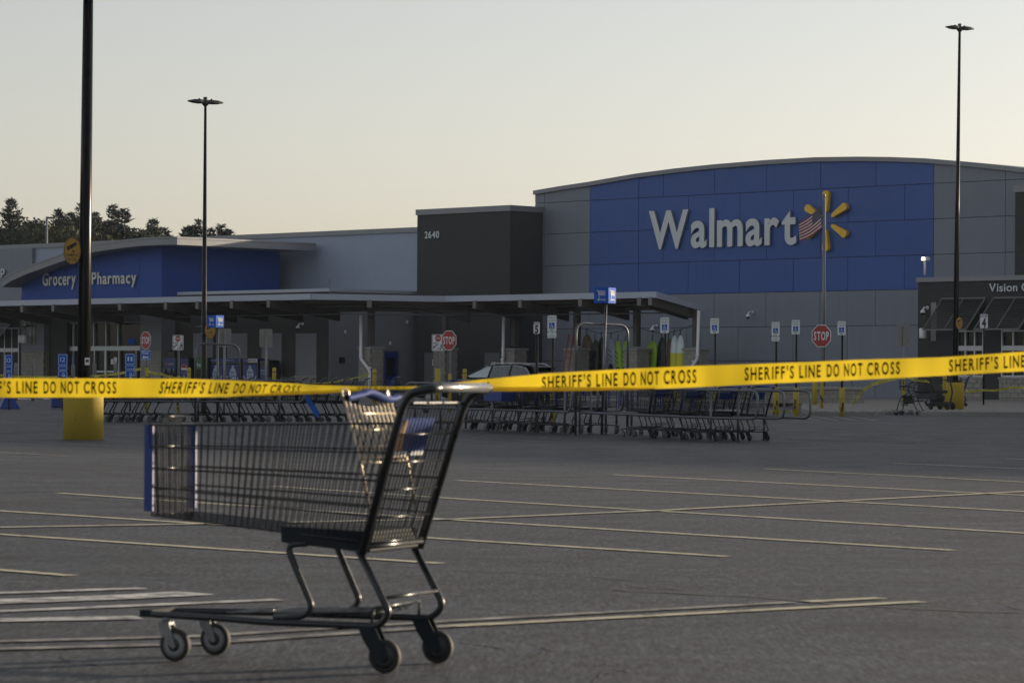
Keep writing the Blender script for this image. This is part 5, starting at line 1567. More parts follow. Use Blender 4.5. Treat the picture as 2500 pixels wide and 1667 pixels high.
# ---- left corral
AL = G(742, 1031); BL = G(300, 1029)
dL_ = (BL - AL); dL_.z = 0; dL_.normalize()
pL_ = Vector((-dL_.y, dL_.x, 0)); pL_ = pL_ if pL_.y > 0 else -pL_
corral2 = empty('cart_corral', AL, 0, label='steel pipe cart corral full of nested carts behind the lone cart', category='cart corral')
for k in range(2):
    rail_loop('rail', AL - pL_ * .35 + pL_ * (1.0 * k), dL_, 5.4, .93, .46, (.55, 2.35, 4.9), corral2)
h1 = G(477, 1030) - pL_ * .35; h2 = h1 + Vector((.92, .55, 0)); h2.z = zg(h2.y); h1.z = zg(h1.y)
hoop_sign(corral2, h1, h2, at(520, 838, h1.y).z - h1.z, 524, at(524, 800, h1.y).z - h1.z, .3, '', .0)
bp_ = at(526, 800, h1.y + .3); box_sign(bp_, .27, .275, R_(-38), 'blue box sign with a white cart symbol above the left cart corral')
yl = math.atan2(dL_.y, dL_.x)
for i in range(9):
    P_ = AL + dL_ * (3.35 + i * .235 + rnd.uniform(-.05, .05)) + pL_ * (.12 + rnd.uniform(-.05, .05))
    make_cart(False, (P_.x, P_.y, zg(P_.y)), yl + math.pi + rnd.uniform(-.03, .03), '%s right-facing cart from its front in the nested row left of the blue cart sign' % ORD[i], 'nested carts in the left corral')
for i in range(15):
    P_ = AL + dL_ * (2.05 - i * .235 + rnd.uniform(-.05, .05)) + pL_ * (.12 + rnd.uniform(-.03, .03))
    make_cart(False, (P_.x, P_.y, zg(P_.y)), yl + rnd.uniform(-.03, .03), '%s left-facing cart from its front in the nested row behind the lone cart' % ORD[i], 'nested carts in the left corral')
# fallen blue board leaning at the corral end
p = at(734, 955, 70.2)
m = MB(); m.prism([(0, 0), (.07, .03), (.42, -.46), (.38, -.60), (.30, -.52)], 0, .02, XZ); m2 = MB()
ob = mk('tilted_board', m, 'sign_blue', None, p, label='blue board hanging tilted from the end of the left corral', category='board')

# ================================================================== DARK CAR
def car(p, rz, label):
    r = empty('parked_car', p, rz, label=label, category='car')
    # stations along x (front +), each a half section: (y, z) from sill to roof centre
    st = [(2.28, .42, .62, .70, .62), (2.18, .30, .80, .84, .72), (1.85, .22, .86, .93, .80), (1.25, .20, .90, .98, .88), (.85, .20, .91, 1.02, .90), (0, .20, .92, 1.02, .90), (-1.2, .20, .92, 1.03, .90), (-1.9, .24, .90, 1.03, .86), (-2.25, .34, .84, 1.02, .80), (-2.32, .44, .78, .98, .72)]
    V, F = [], []
    for x, zb_, hw, zt_, hwt in st:
        for y, z in ((-hw + .06, zb_), (-hw, zb_ + .14), (-hw, zt_ - .22), (-hw + .02, zt_ - .06), (-hwt, zt_), (0, zt_ + .02), (hwt, zt_), (hw - .02, zt_ - .06), (hw, zt_ - .22), (hw, zb_ + .14), (hw - .06, zb_)): V.append((x, y, z))
    k = 11
    for i in range(len(st) - 1):
        for j in range(k): a, b = i * k + j, i * k + (j + 1) % k; F.append((a, b, b + k, a + k))
    F += [tuple(range(k)), tuple((len(st) - 1) * k + j for j in range(k))]
    m = MB(); m.add(V, F, True); body = mk('body', m, 'car_black', r)
    # roof and pillars
    rt = [(.30, .62, 1.44), (.0, .64, 1.50), (-.9, .64, 1.515), (-1.55, .62, 1.47), (-1.78, .60, 1.43)]
    V, F = [], []
    for x, hw, z in rt:
        for y, zz in ((-hw, z - .035), (-hw * .93, z), (0, z + .025), (hw * .93, z), (hw, z - .035), (0, z - .02)): V.append((x, y, zz))
    for i in range(len(rt) - 1):
        for j in range(6): a, b = i * 6 + j, i * 6 + (j + 1) % 6; F.append((a, b, b + 6, a + 6))
    F += [tuple(range(6)), tuple(24 + j for j in range(6))]
    m = MB(); m.add(V, F, True); roof = mk('roof', m, 'car_roof', r)
    for s in (1, -1):
        m = MB(); m.tube(fillet([(.12, .60 * s, 1.49), (.02, .60 * s, 1.555), (-1.35, .60 * s, 1.56), (-1.5, .60 * s, 1.49)], .1, 3), .018, 6); mk('roof_rail', m, 'car_trim', roof)
        wl_ = [(1.18, .80, 1.0), (.28, .645, 1.43), (-.95, .645, 1.47), (-1.42, .655, 1.38), (-1.62, .74, 1.12), (-1.40, .78, 1.02)]
        pil = lambda xs0, xs1, w: mk('pillar', MB().tube([xs0, xs1], w, 4, smooth=False), 'car_black', r)
        pil((1.22, .81 * s, 1.0), (.30, .655 * s, 1.44), .03)
        pil((.12, .80 * s, 1.0), (.02, .66 * s, 1.46), .035)
        pil((-.75, .80 * s, 1.0), (-.80, .66 * s, 1.47), .035)
        pil((-2.0, .72 * s, 1.0), (-1.70, .60 * s, 1.44), .075)
        m = MB(); m.add([(1.15, .805 * s, 1.0), (.16, .80 * s, 1.0), (.05, .665 * s, 1.44), (.34, .665 * s, 1.42)], [(0, 1, 2, 3)]); mk('side_window', m, CARG_F, r)
        m = MB(); m.add([(.09, .80 * s, 1.0), (-.72, .80 * s, 1.0), (-.77, .668 * s, 1.455), (.0, .668 * s, 1.45)], [(0, 1, 2, 3)]); mk('side_window', m, CARG, r)
        m = MB(); m.add([(-.78, .80 * s, 1.01), (-1.38, .79 * s, 1.03), (-1.62, .745 * s, 1.13), (-1.42, .665 * s, 1.40), (-.83, .668 * s, 1.45)], [(0, 1, 2, 3, 4)]); mk('side_window', m, CARG, r)
        m = MB(); m.tube([(x, (y + .012) * s, z) for x, y, z in wl_], .017, 5, closed=True); mk('chrome_trim', m, 'car_trim', r)
        m = MB(); m.bevbox(.95, 1.13, .93 * s - .08, .93 * s + .08, 1.0, 1.13, .03); mk('side_mirror', m, 'car_black', r)
        m = MB(); m.bevbox(-2.30, -2.10, .62 * s - .14, .62 * s + .14, .80, .95, .02); mk('tail_light', m, 'car_light', r)
        for x in (1.42, -1.38):
            m = MB(); m.lathe([(.2, -.11), (.34, -.11), (.36, -.07), (.36, .07), (.34, .11), (.2, .11)], 20, Matrix.Translation((x, .82 * s, .36)) @ Matrix.Rotation(R_(90), 4, 'X')); w_ = mk('wheel', m, 'tyre', r)
            m = MB(); m.lathe([(.03, -.10), (.22, -.112), (.225, 0), (.22, .112), (.03, .10)], 14, Matrix.Translation((x, .82 * s, .36)) @ Matrix.Rotation(R_(90), 4, 'X')); mk('rim', m, 'car_trim', w_)
        m = MB(); m.bevbox(.0, .28, .34 * s - .22, .34 * s + .22, .75, 1.2, .06); m.bevbox(-.1, .05, .34 * s - .14, .34 * s + .14, 1.2, 1.36, .04); m.bevbox(-.85, -.75, .34 * s - .14, .34 * s + .14, 1.1, 1.3, .03); mk('seat', m, 'seat_dark', r)
    m = MB(); m.add([(1.22, -.78, .99), (1.22, .78, .99), (.33, .62, 1.43), (.33, -.62, 1.43)], [(0, 1, 2, 3)]); mk('windscreen', m, CARG, r)
    m = MB(); m.add([(-2.08, -.68, 1.01), (-2.08, .68, 1.01), (-1.74, .56, 1.41), (-1.74, -.56, 1.41)], [(0, 3, 2, 1)]); mk('rear_window', m, 'car_glass', r)
    m = MB(); m.prism([(-1.55, 1.475), (-1.92, 1.43), (-1.92, 1.405), (-1.6, 1.42)], -.60, .60, XZ); mk('spoiler', m, 'car_black', roof)
    m = MB(); m.tube([(-1.35, 0, 1.52), (-1.48, 0, 1.68)], .012, 5); mk('antenna', m, 'car_plastic', roof)
    m = MB(); m.bbox(-2.335, -2.30, -.26, .26, .66, .78); mk('number_plate', m, 'sign_white', r)
    return r
cg = bpy.data.materials.new('car_window'); cg.use_nodes = True
_n, _l = cg.node_tree.nodes, cg.node_tree.links
_t = _n.new('ShaderNodeBsdfTransparent'); _t.inputs['Color'].default_value = (.55, .68, .66, 1)
_x = _n.new('ShaderNodeMixShader'); _x.inputs[0].default_value = .62
_n['Principled BSDF'].inputs['Base Color'].default_value = (.01, .012, .012, 1); _n['Principled BSDF'].inputs['Roughness'].default_value = .03
_l.new(_t.outputs[0], _x.inputs[1]); _l.new(_n['Principled BSDF'].outputs[0], _x.inputs[2]); _l.new(_x.outputs[0], _n['Material Output'].inputs['Surface'])
_g = _n.new('ShaderNodeBsdfGlossy'); _g.inputs['Roughness'].default_value = .04; _g.inputs['Color'].default_value = (.85, .95, .97, 1)
_y = _n.new('ShaderNodeMixShader'); _y.inputs[0].default_value = .10
_l.new(_x.outputs[0], _y.inputs[1]); _l.new(_g.outputs[0], _y.inputs[2]); _l.new(_y.outputs[0], _n['Material Output'].inputs['Surface'])
CARG = cg
CARG_F = cg.copy(); CARG_F.name = 'car_front_window'
for _q in CARG_F.node_tree.nodes:
    if _q.type == 'MIX_SHADER' and abs(_q.inputs[0].default_value - .10) < 1e-4: _q.inputs[0].default_value = .34
pc = at(1228, 930, 112.0); pc.z = zg(112.0) + .01
_car = car(pc, R_(180 - 33), 'black crossover car with roof rails parked behind the middle carts')

_car.scale = (1, 1, .93)
# ================================================================== UNDER THE CANOPY: machines, lockers, kayaks, ladder
def vending(u0, u1, vt, n, label, colr, kind):
    s0, zt_ = BP(u0, vt, n); s1, _ = BP(u1, vt, n); w = s1 - s0; z0_ = .47
    r = empty('drinks_machine', BW(s0, n, z0_), BROT, label=label, category='vending machine'); h = zt_ - z0_
    m = MB(); m.bevbox(0, w, 0, .7, 0, h, .03); b = mk('cabinet', m, 'vend_dark', r)
    m = MB(); m.bbox(.03, w - .03, -.02, -.001, .1, h - .03); f = mk('front_panel', m, colr, r)
    if kind == 'cooler':
        m = MB(); m.bbox(.08, w - .08, -.03, -.021, .2, h * .62); mk('glass_door', m, 'glass', r)
        for k in range(3):
            for j in range(6):
                m = MB(); x = .14 + (w - .28) * j / 5; m.lathe([(.035, 0), (.035, .13), (.014, .18), (.014, .21)], 8, Matrix.Translation((x, -.05, .3 + k * .33))); mk('bottle', m, ('vend_dark', 'poster_light', 'poster_light')[(j + k) % 3], r)
        m = MB(); text_mb(m, 'pepsi', w * .42, h * .78, w * .4, .10, XZ, .02, depth=-.022); mk('lettering', m, 'poster_light', f)
        m = MB(); m.prism([(w * .25 + .09 * math.cos(R_(30 * i)), h * .80 + .09 * math.sin(R_(30 * i))) for i in range(12)], -.021, -.023, XZ); mk('round_logo', m, 'sign_red', f)
    elif kind == 'pepsi':
        c = (w * .5, h * .66); R0 = w * .34
        for lo, hi_, cm in ((12, 168, 'sign_red'), (192, 348, 'poster_blue')):
            pts = [(c[0] + R0 * math.cos(R_(lo + (hi_ - lo) * i / 12)), c[1] + R0 * math.sin(R_(lo + (hi_ - lo) * i / 12))) for i in range(13)]
            m = MB(); m.prism(pts, -.024, -.026, XZ); mk('round_logo', m, cm, f)
        m = MB(); m.prism([(c[0] + R0 * 1.04 * math.cos(R_(20 * i)), c[1] + R0 * 1.04 * math.sin(R_(20 * i))) for i in range(18)], -.021, -.023, XZ); mk('logo_disc', m, 'sign_white', f)
        m = MB()
        for ch, V, F in line_of('pepsi', h * .4, w * .30, .02): m.add([(w * .62 - b_, -.022, .12 + a_) for a_, b_, c_ in V], F)
        mk('lettering', m, 'poster_light', f)
    else:
        m = MB(); m.bbox(.06, w - .06, -.03, -.021, .15, h * .66); mk('glass_door', m, 'glass', r)
        m = MB(); text_mb(m, 'dew', w * .15, h * .74, w * .65, .2, XZ, .03, depth=-.022); mk('lettering', m, 'poster_light', f)
vending(399, 430, 872, LN + 1.2, 'wide blue glass-fronted drinks cooler under the canopy', 'vend_blue', 'cooler')
vending(440, 461, 873, LN + 1.2, 'narrow blue drinks machine with a round red white and blue logo', 'vend_blue', 'pepsi')
vending(474, 508, 873, LN + 1.2, 'green and black drinks machine behind the left corral hoop', 'vend_green', 'dew')
def locker(u0, u1, label, sticker=False, n=LN + 1.0):
    s0, zt_ = BP(u0, 875, n); s1, _ = BP(u1, 875, n); w = s1 - s0; z0_ = .47; h = zt_ - z0_
    r = empty('gas_locker', BW(s0, n, z0_), BROT, label=label, category='locker', group='gas cylinder lockers')
    m = MB(); m.bbox(.04, w - .04, .06, .7, .05, h - .2); mk('interior', m, 'shelf_dark', r)
    m = MB()
    for x in (0, w - .05): m.bbox(x, x + .05, 0, .05, 0, h - .21); m.bbox(x, x + .05, .66, .71, 0, h - .21)
    m.bbox(0, w, -.005, .045, h * .02, h * .02 + .05); m.bbox(.001, w - .001, .003, .049, h - .25, h - .205)
    for k in range(9): x = .08 + (w - .16) * k / 8; m.tube([(x, .03, .08), (x, .03, h - .22)], .008, 4)
    mk('cage_frame', m, 'mesh_grey', r)
    m = MB(); m.bevbox(-.01, w + .01, -.03, .72, h - .2, h, .015); hd = mk('header_box', m, 'poster_blue', r)
    m = MB(); text_mb(m, 'PROPANE EXCHANGE', .08, h - .13, w * .5, .07, XZ, .015, depth=-.033); mk('lettering', m, 'poster_light', hd)
    if sticker:
        m = MB(); m.bbox(w * .38, w - .02, -.04, -.031, h - .19, h - .01); st_ = mk('price_card', m, 'sign_white', hd)
        m = MB(); text_mb(m, '$19 $54', w * .42, h - .15, w * .5, .10, XZ, .03, depth=-.043); mk('lettering', m, 'sign_black', st_)
    # poster with a white gas cylinder and text block
    m = MB(); m.bbox(.07, w - .07, -.02, -.006, .30, h - .30); po = mk('poster', m, 'poster_blue', r)
    cx_ = w / 2; zc_ = .30 + (h - .6) * .55; q = .24
    m = MB(); m.prism([(cx_ - q, zc_ - .28), (cx_ + q, zc_ - .28), (cx_ + q * 1.1, zc_ + .02), (cx_ + q * .8, zc_ + .22), (cx_ + q * .35, zc_ + .3), (cx_ + q * .35, zc_ + .42), (cx_ - q * .35, zc_ + .42), (cx_ - q * .35, zc_ + .3), (cx_ - q * .8, zc_ + .22), (cx_ - q * 1.1, zc_ + .02)], -.021, -.023, XZ)
    for sg in (-1, 1): m.prism([(cx_ + sg * (w / 2 - .10), zc_ - .05), (cx_ + sg * (w / 2 - .10), zc_ - .16), (cx_ + sg * q * 1.05, zc_ - .40), (cx_ + sg * q * 1.0, zc_ - .34)], -.021, -.023, XZ)
    m.bbox(.10, w - .10, -.023, -.021, .33, .33 + (h - .6) * .13); mk('poster_print', m, 'poster_light', po)
    m = MB(); text_mb(m, 'blue', cx_ - .16, zc_ + .02, .3, .14, XZ, .02, depth=-.025); text_mb(m, 'rhino', cx_ - .18, zc_ - .16, .36, .14, XZ, .02, depth=-.025); mk('lettering', m, 'poster_blue', po)
locker(510, 546, 'leftmost of the three large blue-postered gas cylinder lockers')
locker(551, 588, 'middle one of the three large blue-postered gas cylinder lockers')
locker(593, 630, 'rightmost large gas cylinder locker with a white price card on top', True)
s0, zt_ = BP(634, 879, LN + 1.0); s1, _ = BP(657, 879, LN + 1.0)
r = empty('kiosk_machine', BW(s0, LN + 1.0, .47), BROT, label='narrow dark blue exchange machine right of the gas lockers', category='vending machine')
m = MB(); m.bevbox(0, s1 - s0, 0, .7, 0, zt_ - .47, .03); b_ = mk('cabinet', m, 'vend_dark', r)
m = MB(); m.bbox(.05, s1 - s0 - .05, -.012, -.001, .3, zt_ - .8); f_ = mk('front_panel', m, 'poster_blue', r)
m = MB(); text_mb(m, 'PROPANE', .12, zt_ - 1.05, s1 - s0 - .24, .09, XZ, .01, depth=-.014); text_mb(m, '24 HOURS', .12, zt_ - 1.2, s1 - s0 - .24, .09, XZ, .01, depth=-.014); mk('lettering', m, 'poster_light', f_)
# kayaks and boards hung by their noses
NK = nC - 1.0
kay_cord_z = BP(1500, 824, NK)[1]
def kayak(u, vt, wpx, mats, label, cat='kayak', lean=0.0, ddepth=.14, off=0.0, L_=2.75, deck=True, turn=0.0):
    s, zt_ = BP(u, vt, NK + off)
    r = empty('hanging_kayak', BW(s, NK + off, 0), BROT + turn, label=label, category=cat)
    zt_ += .14; hw = wpx / 52.0 / 2 / .68
    prof = [(0, .10), (.025, .42), (.07, .70), (.15, .92), (.30, 1.0), (.55, 1.0), (.70, .94), (.85, .70), (.94, .42), (1, .10)]
    V, F = [], []
    k = 10
    for t, w in prof:
        z = zt_ - .08 - t * L_; dx = lean * t + .05 * math.sin(t * 3.1)
        for j in range(k):
            a = 2 * math.pi * j / k; dd = ddepth * w * (1.0 if math.sin(a) > 0 else .7) * math.sin(a)
            V.append((dx + hw * w * math.cos(a), dd + .12 * (t - .5) ** 2 * 2, z))
    for i in range(len(prof) - 1):
        for j in range(k): a, b = i * k + j, i * k + (j + 1) % k; F.append((a, b, b + k, a + k))
    F += [tuple(range(k)), tuple((len(prof) - 1) * k + j for j in range(k))]
    m = MB(); m.add(V, F, True)
    if len(mats) > 1:
        for i, f in enumerate(m.f):
            zc_ = sum(m.v[q][2] for q in f) / len(f); t = (zt_ - zc_) / L_
            m.mi[i] = 0 if t < .36 else (1 if t < .66 else 2)
    mk('hull', m, list(mats), r)
    if deck:
        m = MB(); z = zt_ - .08 - .52 * L_
        m.lathe([(hw * .5, 0), (hw * .55, .02)], 14, Matrix.Translation((lean * .52 + .05, -ddepth * .72, z)) @ Matrix.Rotation(R_(90), 4, 'X') @ Matrix.Diagonal((1, 1.6, 1, 1))); mk('cockpit', m, 'seat_dark', r)
        m = MB()
        for t in (.18, .26, .34):
            z = zt_ - .08 - t * L_; m.tube([(lean * t - hw * .5, -ddepth * .8, z), (lean * t + hw * .5, -ddepth * .8, z - .16)], .012, 4)
        mk('deck_cord', m, 'rope', r)
    m = MB(); m.tube([(0, 0, zt_ - .1), (.02, 0, zt_ + .12), (.06, 0, zt_ + .2)], .02, 5); mk('hanging_strap', m, 'rope', r)
kayak(1431, 819, 25, ['kayak_brown'], 'dark brown kayak hanging at the left end of the kayak bay', lean=.1)
kayak(1452, 832, 18, ['kayak_olive'], 'narrow dark kayak just right of the brown one in the left bay', lean=-.1, off=.1)
kayak(1467, 826, 18, ['kayak_olive'], 'dark green kayak behind the post of the cart sign', lean=-.05, off=-.15)
kayak(1491, 829, 20, ['kayak_grey'], 'blue-grey kayak hanging left of the lime pair', lean=.12)
kayak(1508, 834, 15, ['kayak_lime'], 'left one of the two narrow lime green kayaks', lean=.15)
kayak(1527, 834, 16, ['kayak_lime'], 'right one of the two narrow lime green kayaks beside the hoop', lean=-.05, off=.1)
kayak(1592, 834, 26, ['kayak_lime'], 'broad lime green kayak with black seat hanging right of the middle pier', lean=-.35, off=.3)
kayak(1615, 825, 18, ['kayak_olive'], 'dark green kayak right of the broad lime one', lean=-.25)
kayak(1632, 829, 17, ['kayak_brown'], 'dark brown kayak left of the two white-yellow-blue ones', lean=-.3, off=-.1)
kayak(1645, 821, 15, ['kayak_white', 'kayak_yellow', 'kayak_blue'], 'left one of the two white, yellow and blue kayaks', lean=-.12, off=.25, deck=False)
kayak(1660, 821, 17, ['kayak_white', 'kayak_yellow', 'kayak_blue'], 'right one of the two white, yellow and blue kayaks', lean=-.14, off=.35, deck=False)
m = MB(); s0, _ = BP(1412, 815, NK); s1, _ = BP(1690, 815, NK)
pts = []
for k in range(25): t = k / 24; pts.append((s0 + (s1 - s0) * t, -NK, kay_cord_z + .25 + .35 * abs(math.sin(t * math.pi * 2)) * -1 + .3))
m.tube(pts, .014, 5); o = mk('line_of_cord', m, 'rope', None, (BO.x, BO.y, 0), (0, 0, BROT), label='thin dark cord strung between the canopy posts above the kayaks', category='cord')
# orange ladder leaning by the pier
sA_, zA_ = BP(1371, 930, nC + 1.0); sT_, zT_ = BP(1389, 816, nC + .2)
r = empty('ladder', (BO.x, BO.y, 0), BROT, label='orange stepladder leaning beside the left pier of the kayak bay', category='ladder')
Lz = .5
d0 = Vector((sA_ - (sT_ - sA_) * .6, -nC - 1.3, Lz)); d1 = Vector((sT_, -nC - .2, zT_)); wv = Vector((.36, .0, 0))
for q in (0, 1):
    m = MB(); m.tube([d0 + wv * q, d1 + wv * (q * .8)], .028, 4, smooth=False); mk('rail', m, 'ladder_orange', r)
for k in range(9):
    t = (k + .7) / 9.5; a = d0.lerp(d1, t); m = MB(); m.tube([a, a + wv * (1 - .2 * t)], .018, 6); mk('rung', m, 'galv', r)
# ================================================================== FLAGPOLE
pf = G(2010, 981, .12)
r = empty('flagpole', pf, 0, label='tall thin silver flagpole in front of the blue facade', category='flagpole')
hf = at(2012, 481, pf.y).z - pf.z
dxl = at(2012, 481, pf.y).x - pf.x
m = MB(); m.tube([(0, 0, 0), (dxl, 0, hf)], [.075, .042], 14); mk('pole', m, 'galv', r)
m = MB(); m.lathe([(.01, -.06), (.05, -.03), (.06, 0), (.05, .04), (.01, .07)], 12, Matrix.Translation((dxl, 0, hf + .05))); mk('finial', m, 'galv', r)
m = MB(); m.tube([(.08, -.02, 1.2), (dxl + .05, -.02, hf - .1)], .008, 5); mk('halyard', m, 'paper', r)
# flag hanging from the pole, drooping to lower left
pt = at(2005, 502, pf.y - .05); 
fl_ = empty('flag', pt, 0, label='striped red and white flag with star-spangled navy corner on the flagpole', category='flag')
kx = pf.y / FPX
def flagp(a, b):
    """a 0..1 along the fly, b 0..1 down the hoist (pixel offsets of the drooping cloth)"""
    hx, hy = 0, 57 * b
    tx, ty = -52 - 2 * (1 - b), 42 + 50 * b * .90
    f = a
    x = hx + (tx - hx) * f; y = hy + (ty - hy) * (f ** 1.15) + 6 * math.sin(a * 3.1)
    yd = .12 * math.sin(a * 7 + b * 2.5) * a + .05 * math.sin(a * 15 + b * 4)
    return (x * kx, yd, -y * kx)
NA = 24
for k in range(13):
    m = MB(); V = []
    b0, b1 = k / 13, (k + 1) / 13; a0 = .40 if k < 7 else 0.0
    for i in range(NA + 1):
        a = a0 + (1 - a0) * i / NA; V += [flagp(a, b0), flagp(a, b1)]
    m.add(V, [(2 * i, 2 * i + 2, 2 * i + 3, 2 * i + 1) for i in range(NA)], True); mk('stripe', m, 'flag_red' if k % 2 == 0 else 'flag_white', fl_)
m = MB(); V = []; nb_ = 7
for i in range(13):
    for j in range(nb_ + 1): V.append(flagp(.40 * i / 12, 7 / 13 * j / nb_))
m.add(V, [(i * (nb_ + 1) + j, (i + 1) * (nb_ + 1) + j, (i + 1) * (nb_ + 1) + j + 1, i * (nb_ + 1) + j + 1) for i in range(12) for j in range(nb_)], True); ca = mk('canton', m, 'flag_navy', fl_)
m = MB()
for row in range(9):
    for c_ in range(6 if row % 2 == 0 else 5):
        a = .40 * ((c_ + .5 + (0 if row % 2 == 0 else .5)) / 6.0); b = 7 / 13 * (row + .5) / 9
        c0_ = Vector(flagp(a, b)) + Vector((0, -.012, 0)); rr_ = .018
        m.add([c0_ + Vector((rr_ * math.cos(R_(90 + 36 * i)) * (1 if i % 2 == 0 else .42), 0, rr_ * math.sin(R_(90 + 36 * i)) * (1 if i % 2 == 0 else .42))) for i in range(10)], [tuple(range(10))])
mk('stars', m, 'flag_white', ca)

# ================================================================== STONE PLANTER, ROLLATOR, SCOOTER
pa, pb_ = G(1690, 984, .12), G(2110, 985, .12)
d = (pb_ - pa); Lp = d.length; ang = math.atan2(d.y, d.x)
pl = empty('stone_planter', pa, ang, label='low stone block planter wall in front of the grey panel wall', category='planter')
hp = at(1900, 947, pa.y).z - pa.z
pier_blocks(pl, 0, Lp, 0, hp - .07, 0, .9, bw=.30, bh=.165, cap=True)
hoops = [(2066, 'left'), (1700, 'right')]
# low hoop (hose reel ring) behind the planter
ph = G(2066, 972, .12)
m = MB(); m.tube([(-.28, 0, 0), (-.28, 0, .55), (-.2, 0, .75), (0, 0, .85), (.2, 0, .75), (.28, 0, .55), (.28, 0, 0)], .02, 6); mk('bike_hoop', m, 'metal_grey', None, ph, label='small round-topped metal hoop behind the stone planter', category='hoop')
# rollator walking frame
pr = G(2220, 1013.5)
r = empty('rollator', pr, R_(-25), label='dark four-wheeled walking frame with seat bag on the kerb ramp', category='walker')
def T(pts, rad=.014, name='frame', mname='bronze_pole', fr=.06): 
    m = MB(); m.tube(fillet(pts, fr, 3), rad, 7); return mk(name, m, mname, r)
for s in (-.26, .26):
    T([(-.30, s, .09), (-.20, s, .45), (.02, s, .62)], name='leg'); T([(.34, s, .09), (.18, s, .40), (.04, s, .78)], name='leg')
    T([(.04, s, .60), (.05, s, .88), (.22, s, .93)], .013, 'handle'); 
    m = MB(); m.tube([(.12, s, .93), (.24, s, .935)], .022, 7); mk('grip', m, 'seat_dark', r)
    for x in (-.31, .35):
        m = MB(); m.lathe([(.05, -.015), (.075, -.018), (.08, 0), (.075, .018), (.05, .015)], 14, Matrix.Translation((x, s, .08)) @ Matrix.Rotation(R_(90), 4, 'X')); w_ = mk('wheel', m, 'tyre', r)
        m = MB(); m.lathe([(.008, -.012), (.05, -.012), (.05, .012), (.008, .012)], 10, Matrix.Translation((x, s, .08)) @ Matrix.Rotation(R_(90), 4, 'X')); mk('hub', m, 'hub_dark', w_)
T([(-.02, -.26, .80), (-.22, -.24, .84), (-.22, .24, .84), (-.02, .26, .80)], .016, 'backrest_loop')
m = MB(); m.bevbox(-.18, .14, -.22, .22, .52, .56, .015); mk('seat', m, 'seat_dark', r)
m = MB(); m.bevbox(-.14, .10, -.18, .18, .33, .515, .03); mk('bag', m, 'seat_dark', r)
# mobility scooter, mostly hidden by the lamp base
ps = G(2301, 1000, .14)
r = empty('mobility_scooter', ps, R_(-50), label='dark mobility scooter with padded seat left of the square yellow lamp base', category='scooter')
m = MB(); m.bevbox(-.55, .45, -.26, .26, .10, .24, .04); m.bevbox(-.55, -.05, -.24, .24, .241, .46, .06); mk('body', m, 'seat_dark', r)
V, F = [], []
m = MB(); 
for x, z, w_ in ((-.25, .50, .22), (-.36, .55, .25), (-.46, .80, .27), (-.50, 1.02, .22), (-.44, 1.04, .20), (-.36, .80, .24), (-.22, .60, .22)): V += [(x, -w_, z), (x, w_, z)]
nV = 7
F = [(2 * i, 2 * ((i + 1) % nV), 2 * ((i + 1) % nV) + 1, 2 * i + 1) for i in range(nV)] + [tuple(2 * i for i in range(nV)), tuple(2 * i + 1 for i in reversed(range(nV)))]
m.add(V, F); mk('seat_back', m, 'seat_dark', r)
m = MB(); m.bevbox(-.36, .10, -.24, .24, .50, .60, .04); mk('seat_cushion', m, 'seat_dark', r)
m = MB(); m.tube(fillet([(.42, 0, .2), (.55, 0, .55), (.40, 0, .88)], .1, 3), .03, 8); m.tube([(.38, -.24, .90), (.38, .24, .90)], .016, 7); mk('tiller', m, 'seat_dark', r)
m = MB(); m.bbox(-.52, -.515, -.07, .07, .82, .95); mk('rear_label', m, 'sign_back', r)
for x, y in ((-.40, .26), (-.40, -.26), (.42, .16), (.42, -.16)):
    m = MB(); m.lathe([(.05, -.035), (.105, -.04), (.11, 0), (.105, .04), (.05, .035)], 16, Matrix.Translation((x, y, .11)) @ Matrix.Rotation(R_(90), 4, 'X')); mk('wheel', m, 'tyre', r)
r.scale = (.70, .75, .95)
# two single carts by the optical shop
pc1 = G(2270, 992, .13); make_cart(False, pc1, R_(150), 'single shopping cart beside the scooter against the charcoal wall', 'stray carts by the optical shop')
pc2 = G(2357, 992, .13); make_cart(False, pc2, R_(175), 'single shopping cart right of the square yellow lamp base', 'stray carts by the optical shop')
# carts near the store entrance, seen above the left corral
for u, v, a, lb in ((960, 1003, 200, 'single shopping cart standing in front of the blue service door'), (1040, 1008, 190, 'single shopping cart left of the round-topped bollard')):
    make_cart(False, G(u, v), R_(a), lb, 'stray carts near the door')
# ================================================================== THIN TAPE STRUNG AROUND THE STORE
def thin_tape(pix, Ys, label, w=.075, sag=0.0):
    pts = []
    for (a, b), (ya, yb) in zip(zip(pix, pix[1:]), zip(Ys, Ys[1:])):
        for i in range(12):
            t = i / 12; p = at(a[0] + (b[0] - a[0]) * t, a[1] + (b[1] - a[1]) * t + sag * math.sin(math.pi * t), ya + (yb - ya) * t); pts.append(p)
    pts.append(at(pix[-1][0], pix[-1][1], Ys[-1]))
    base = pts[0]; m = MB(); V = []
    for i, p in enumerate(pts):
        tw = .6 * math.sin(i * .55)
        up = Vector((0, math.sin(tw), math.cos(tw))) * (w / 2)
        V += [p - up - base, p + up - base]
    m.add(V, [(2 * i, 2 * i + 2, 2 * i + 3, 2 * i + 1) for i in range(len(pts) - 1)], True)
    o = empty('barrier_tape', base, 0, label=label, category='tape')
    mk('ribbon', m, 'tape_far', o)
    m = MB()
    for i in range(len(pts) - 1):
        if i % 4 == 3: continue
        a, b = pts[i], pts[i + 1]; d_ = b - a
        for k in range(3):
            c0_ = a + d_ * ((k + .3) / 3) - base; c1_ = a + d_ * ((k + .62) / 3) - base
            q = Vector((0, -.006, w * .22)); q2 = Vector((0, -.006, -w * .22))
            m.add([c0_ + q, c1_ + q, c1_ + q2, c0_ + q2], [(0, 1, 2, 3)])
    mk('printed_marks', m, 'tape_ink', o)
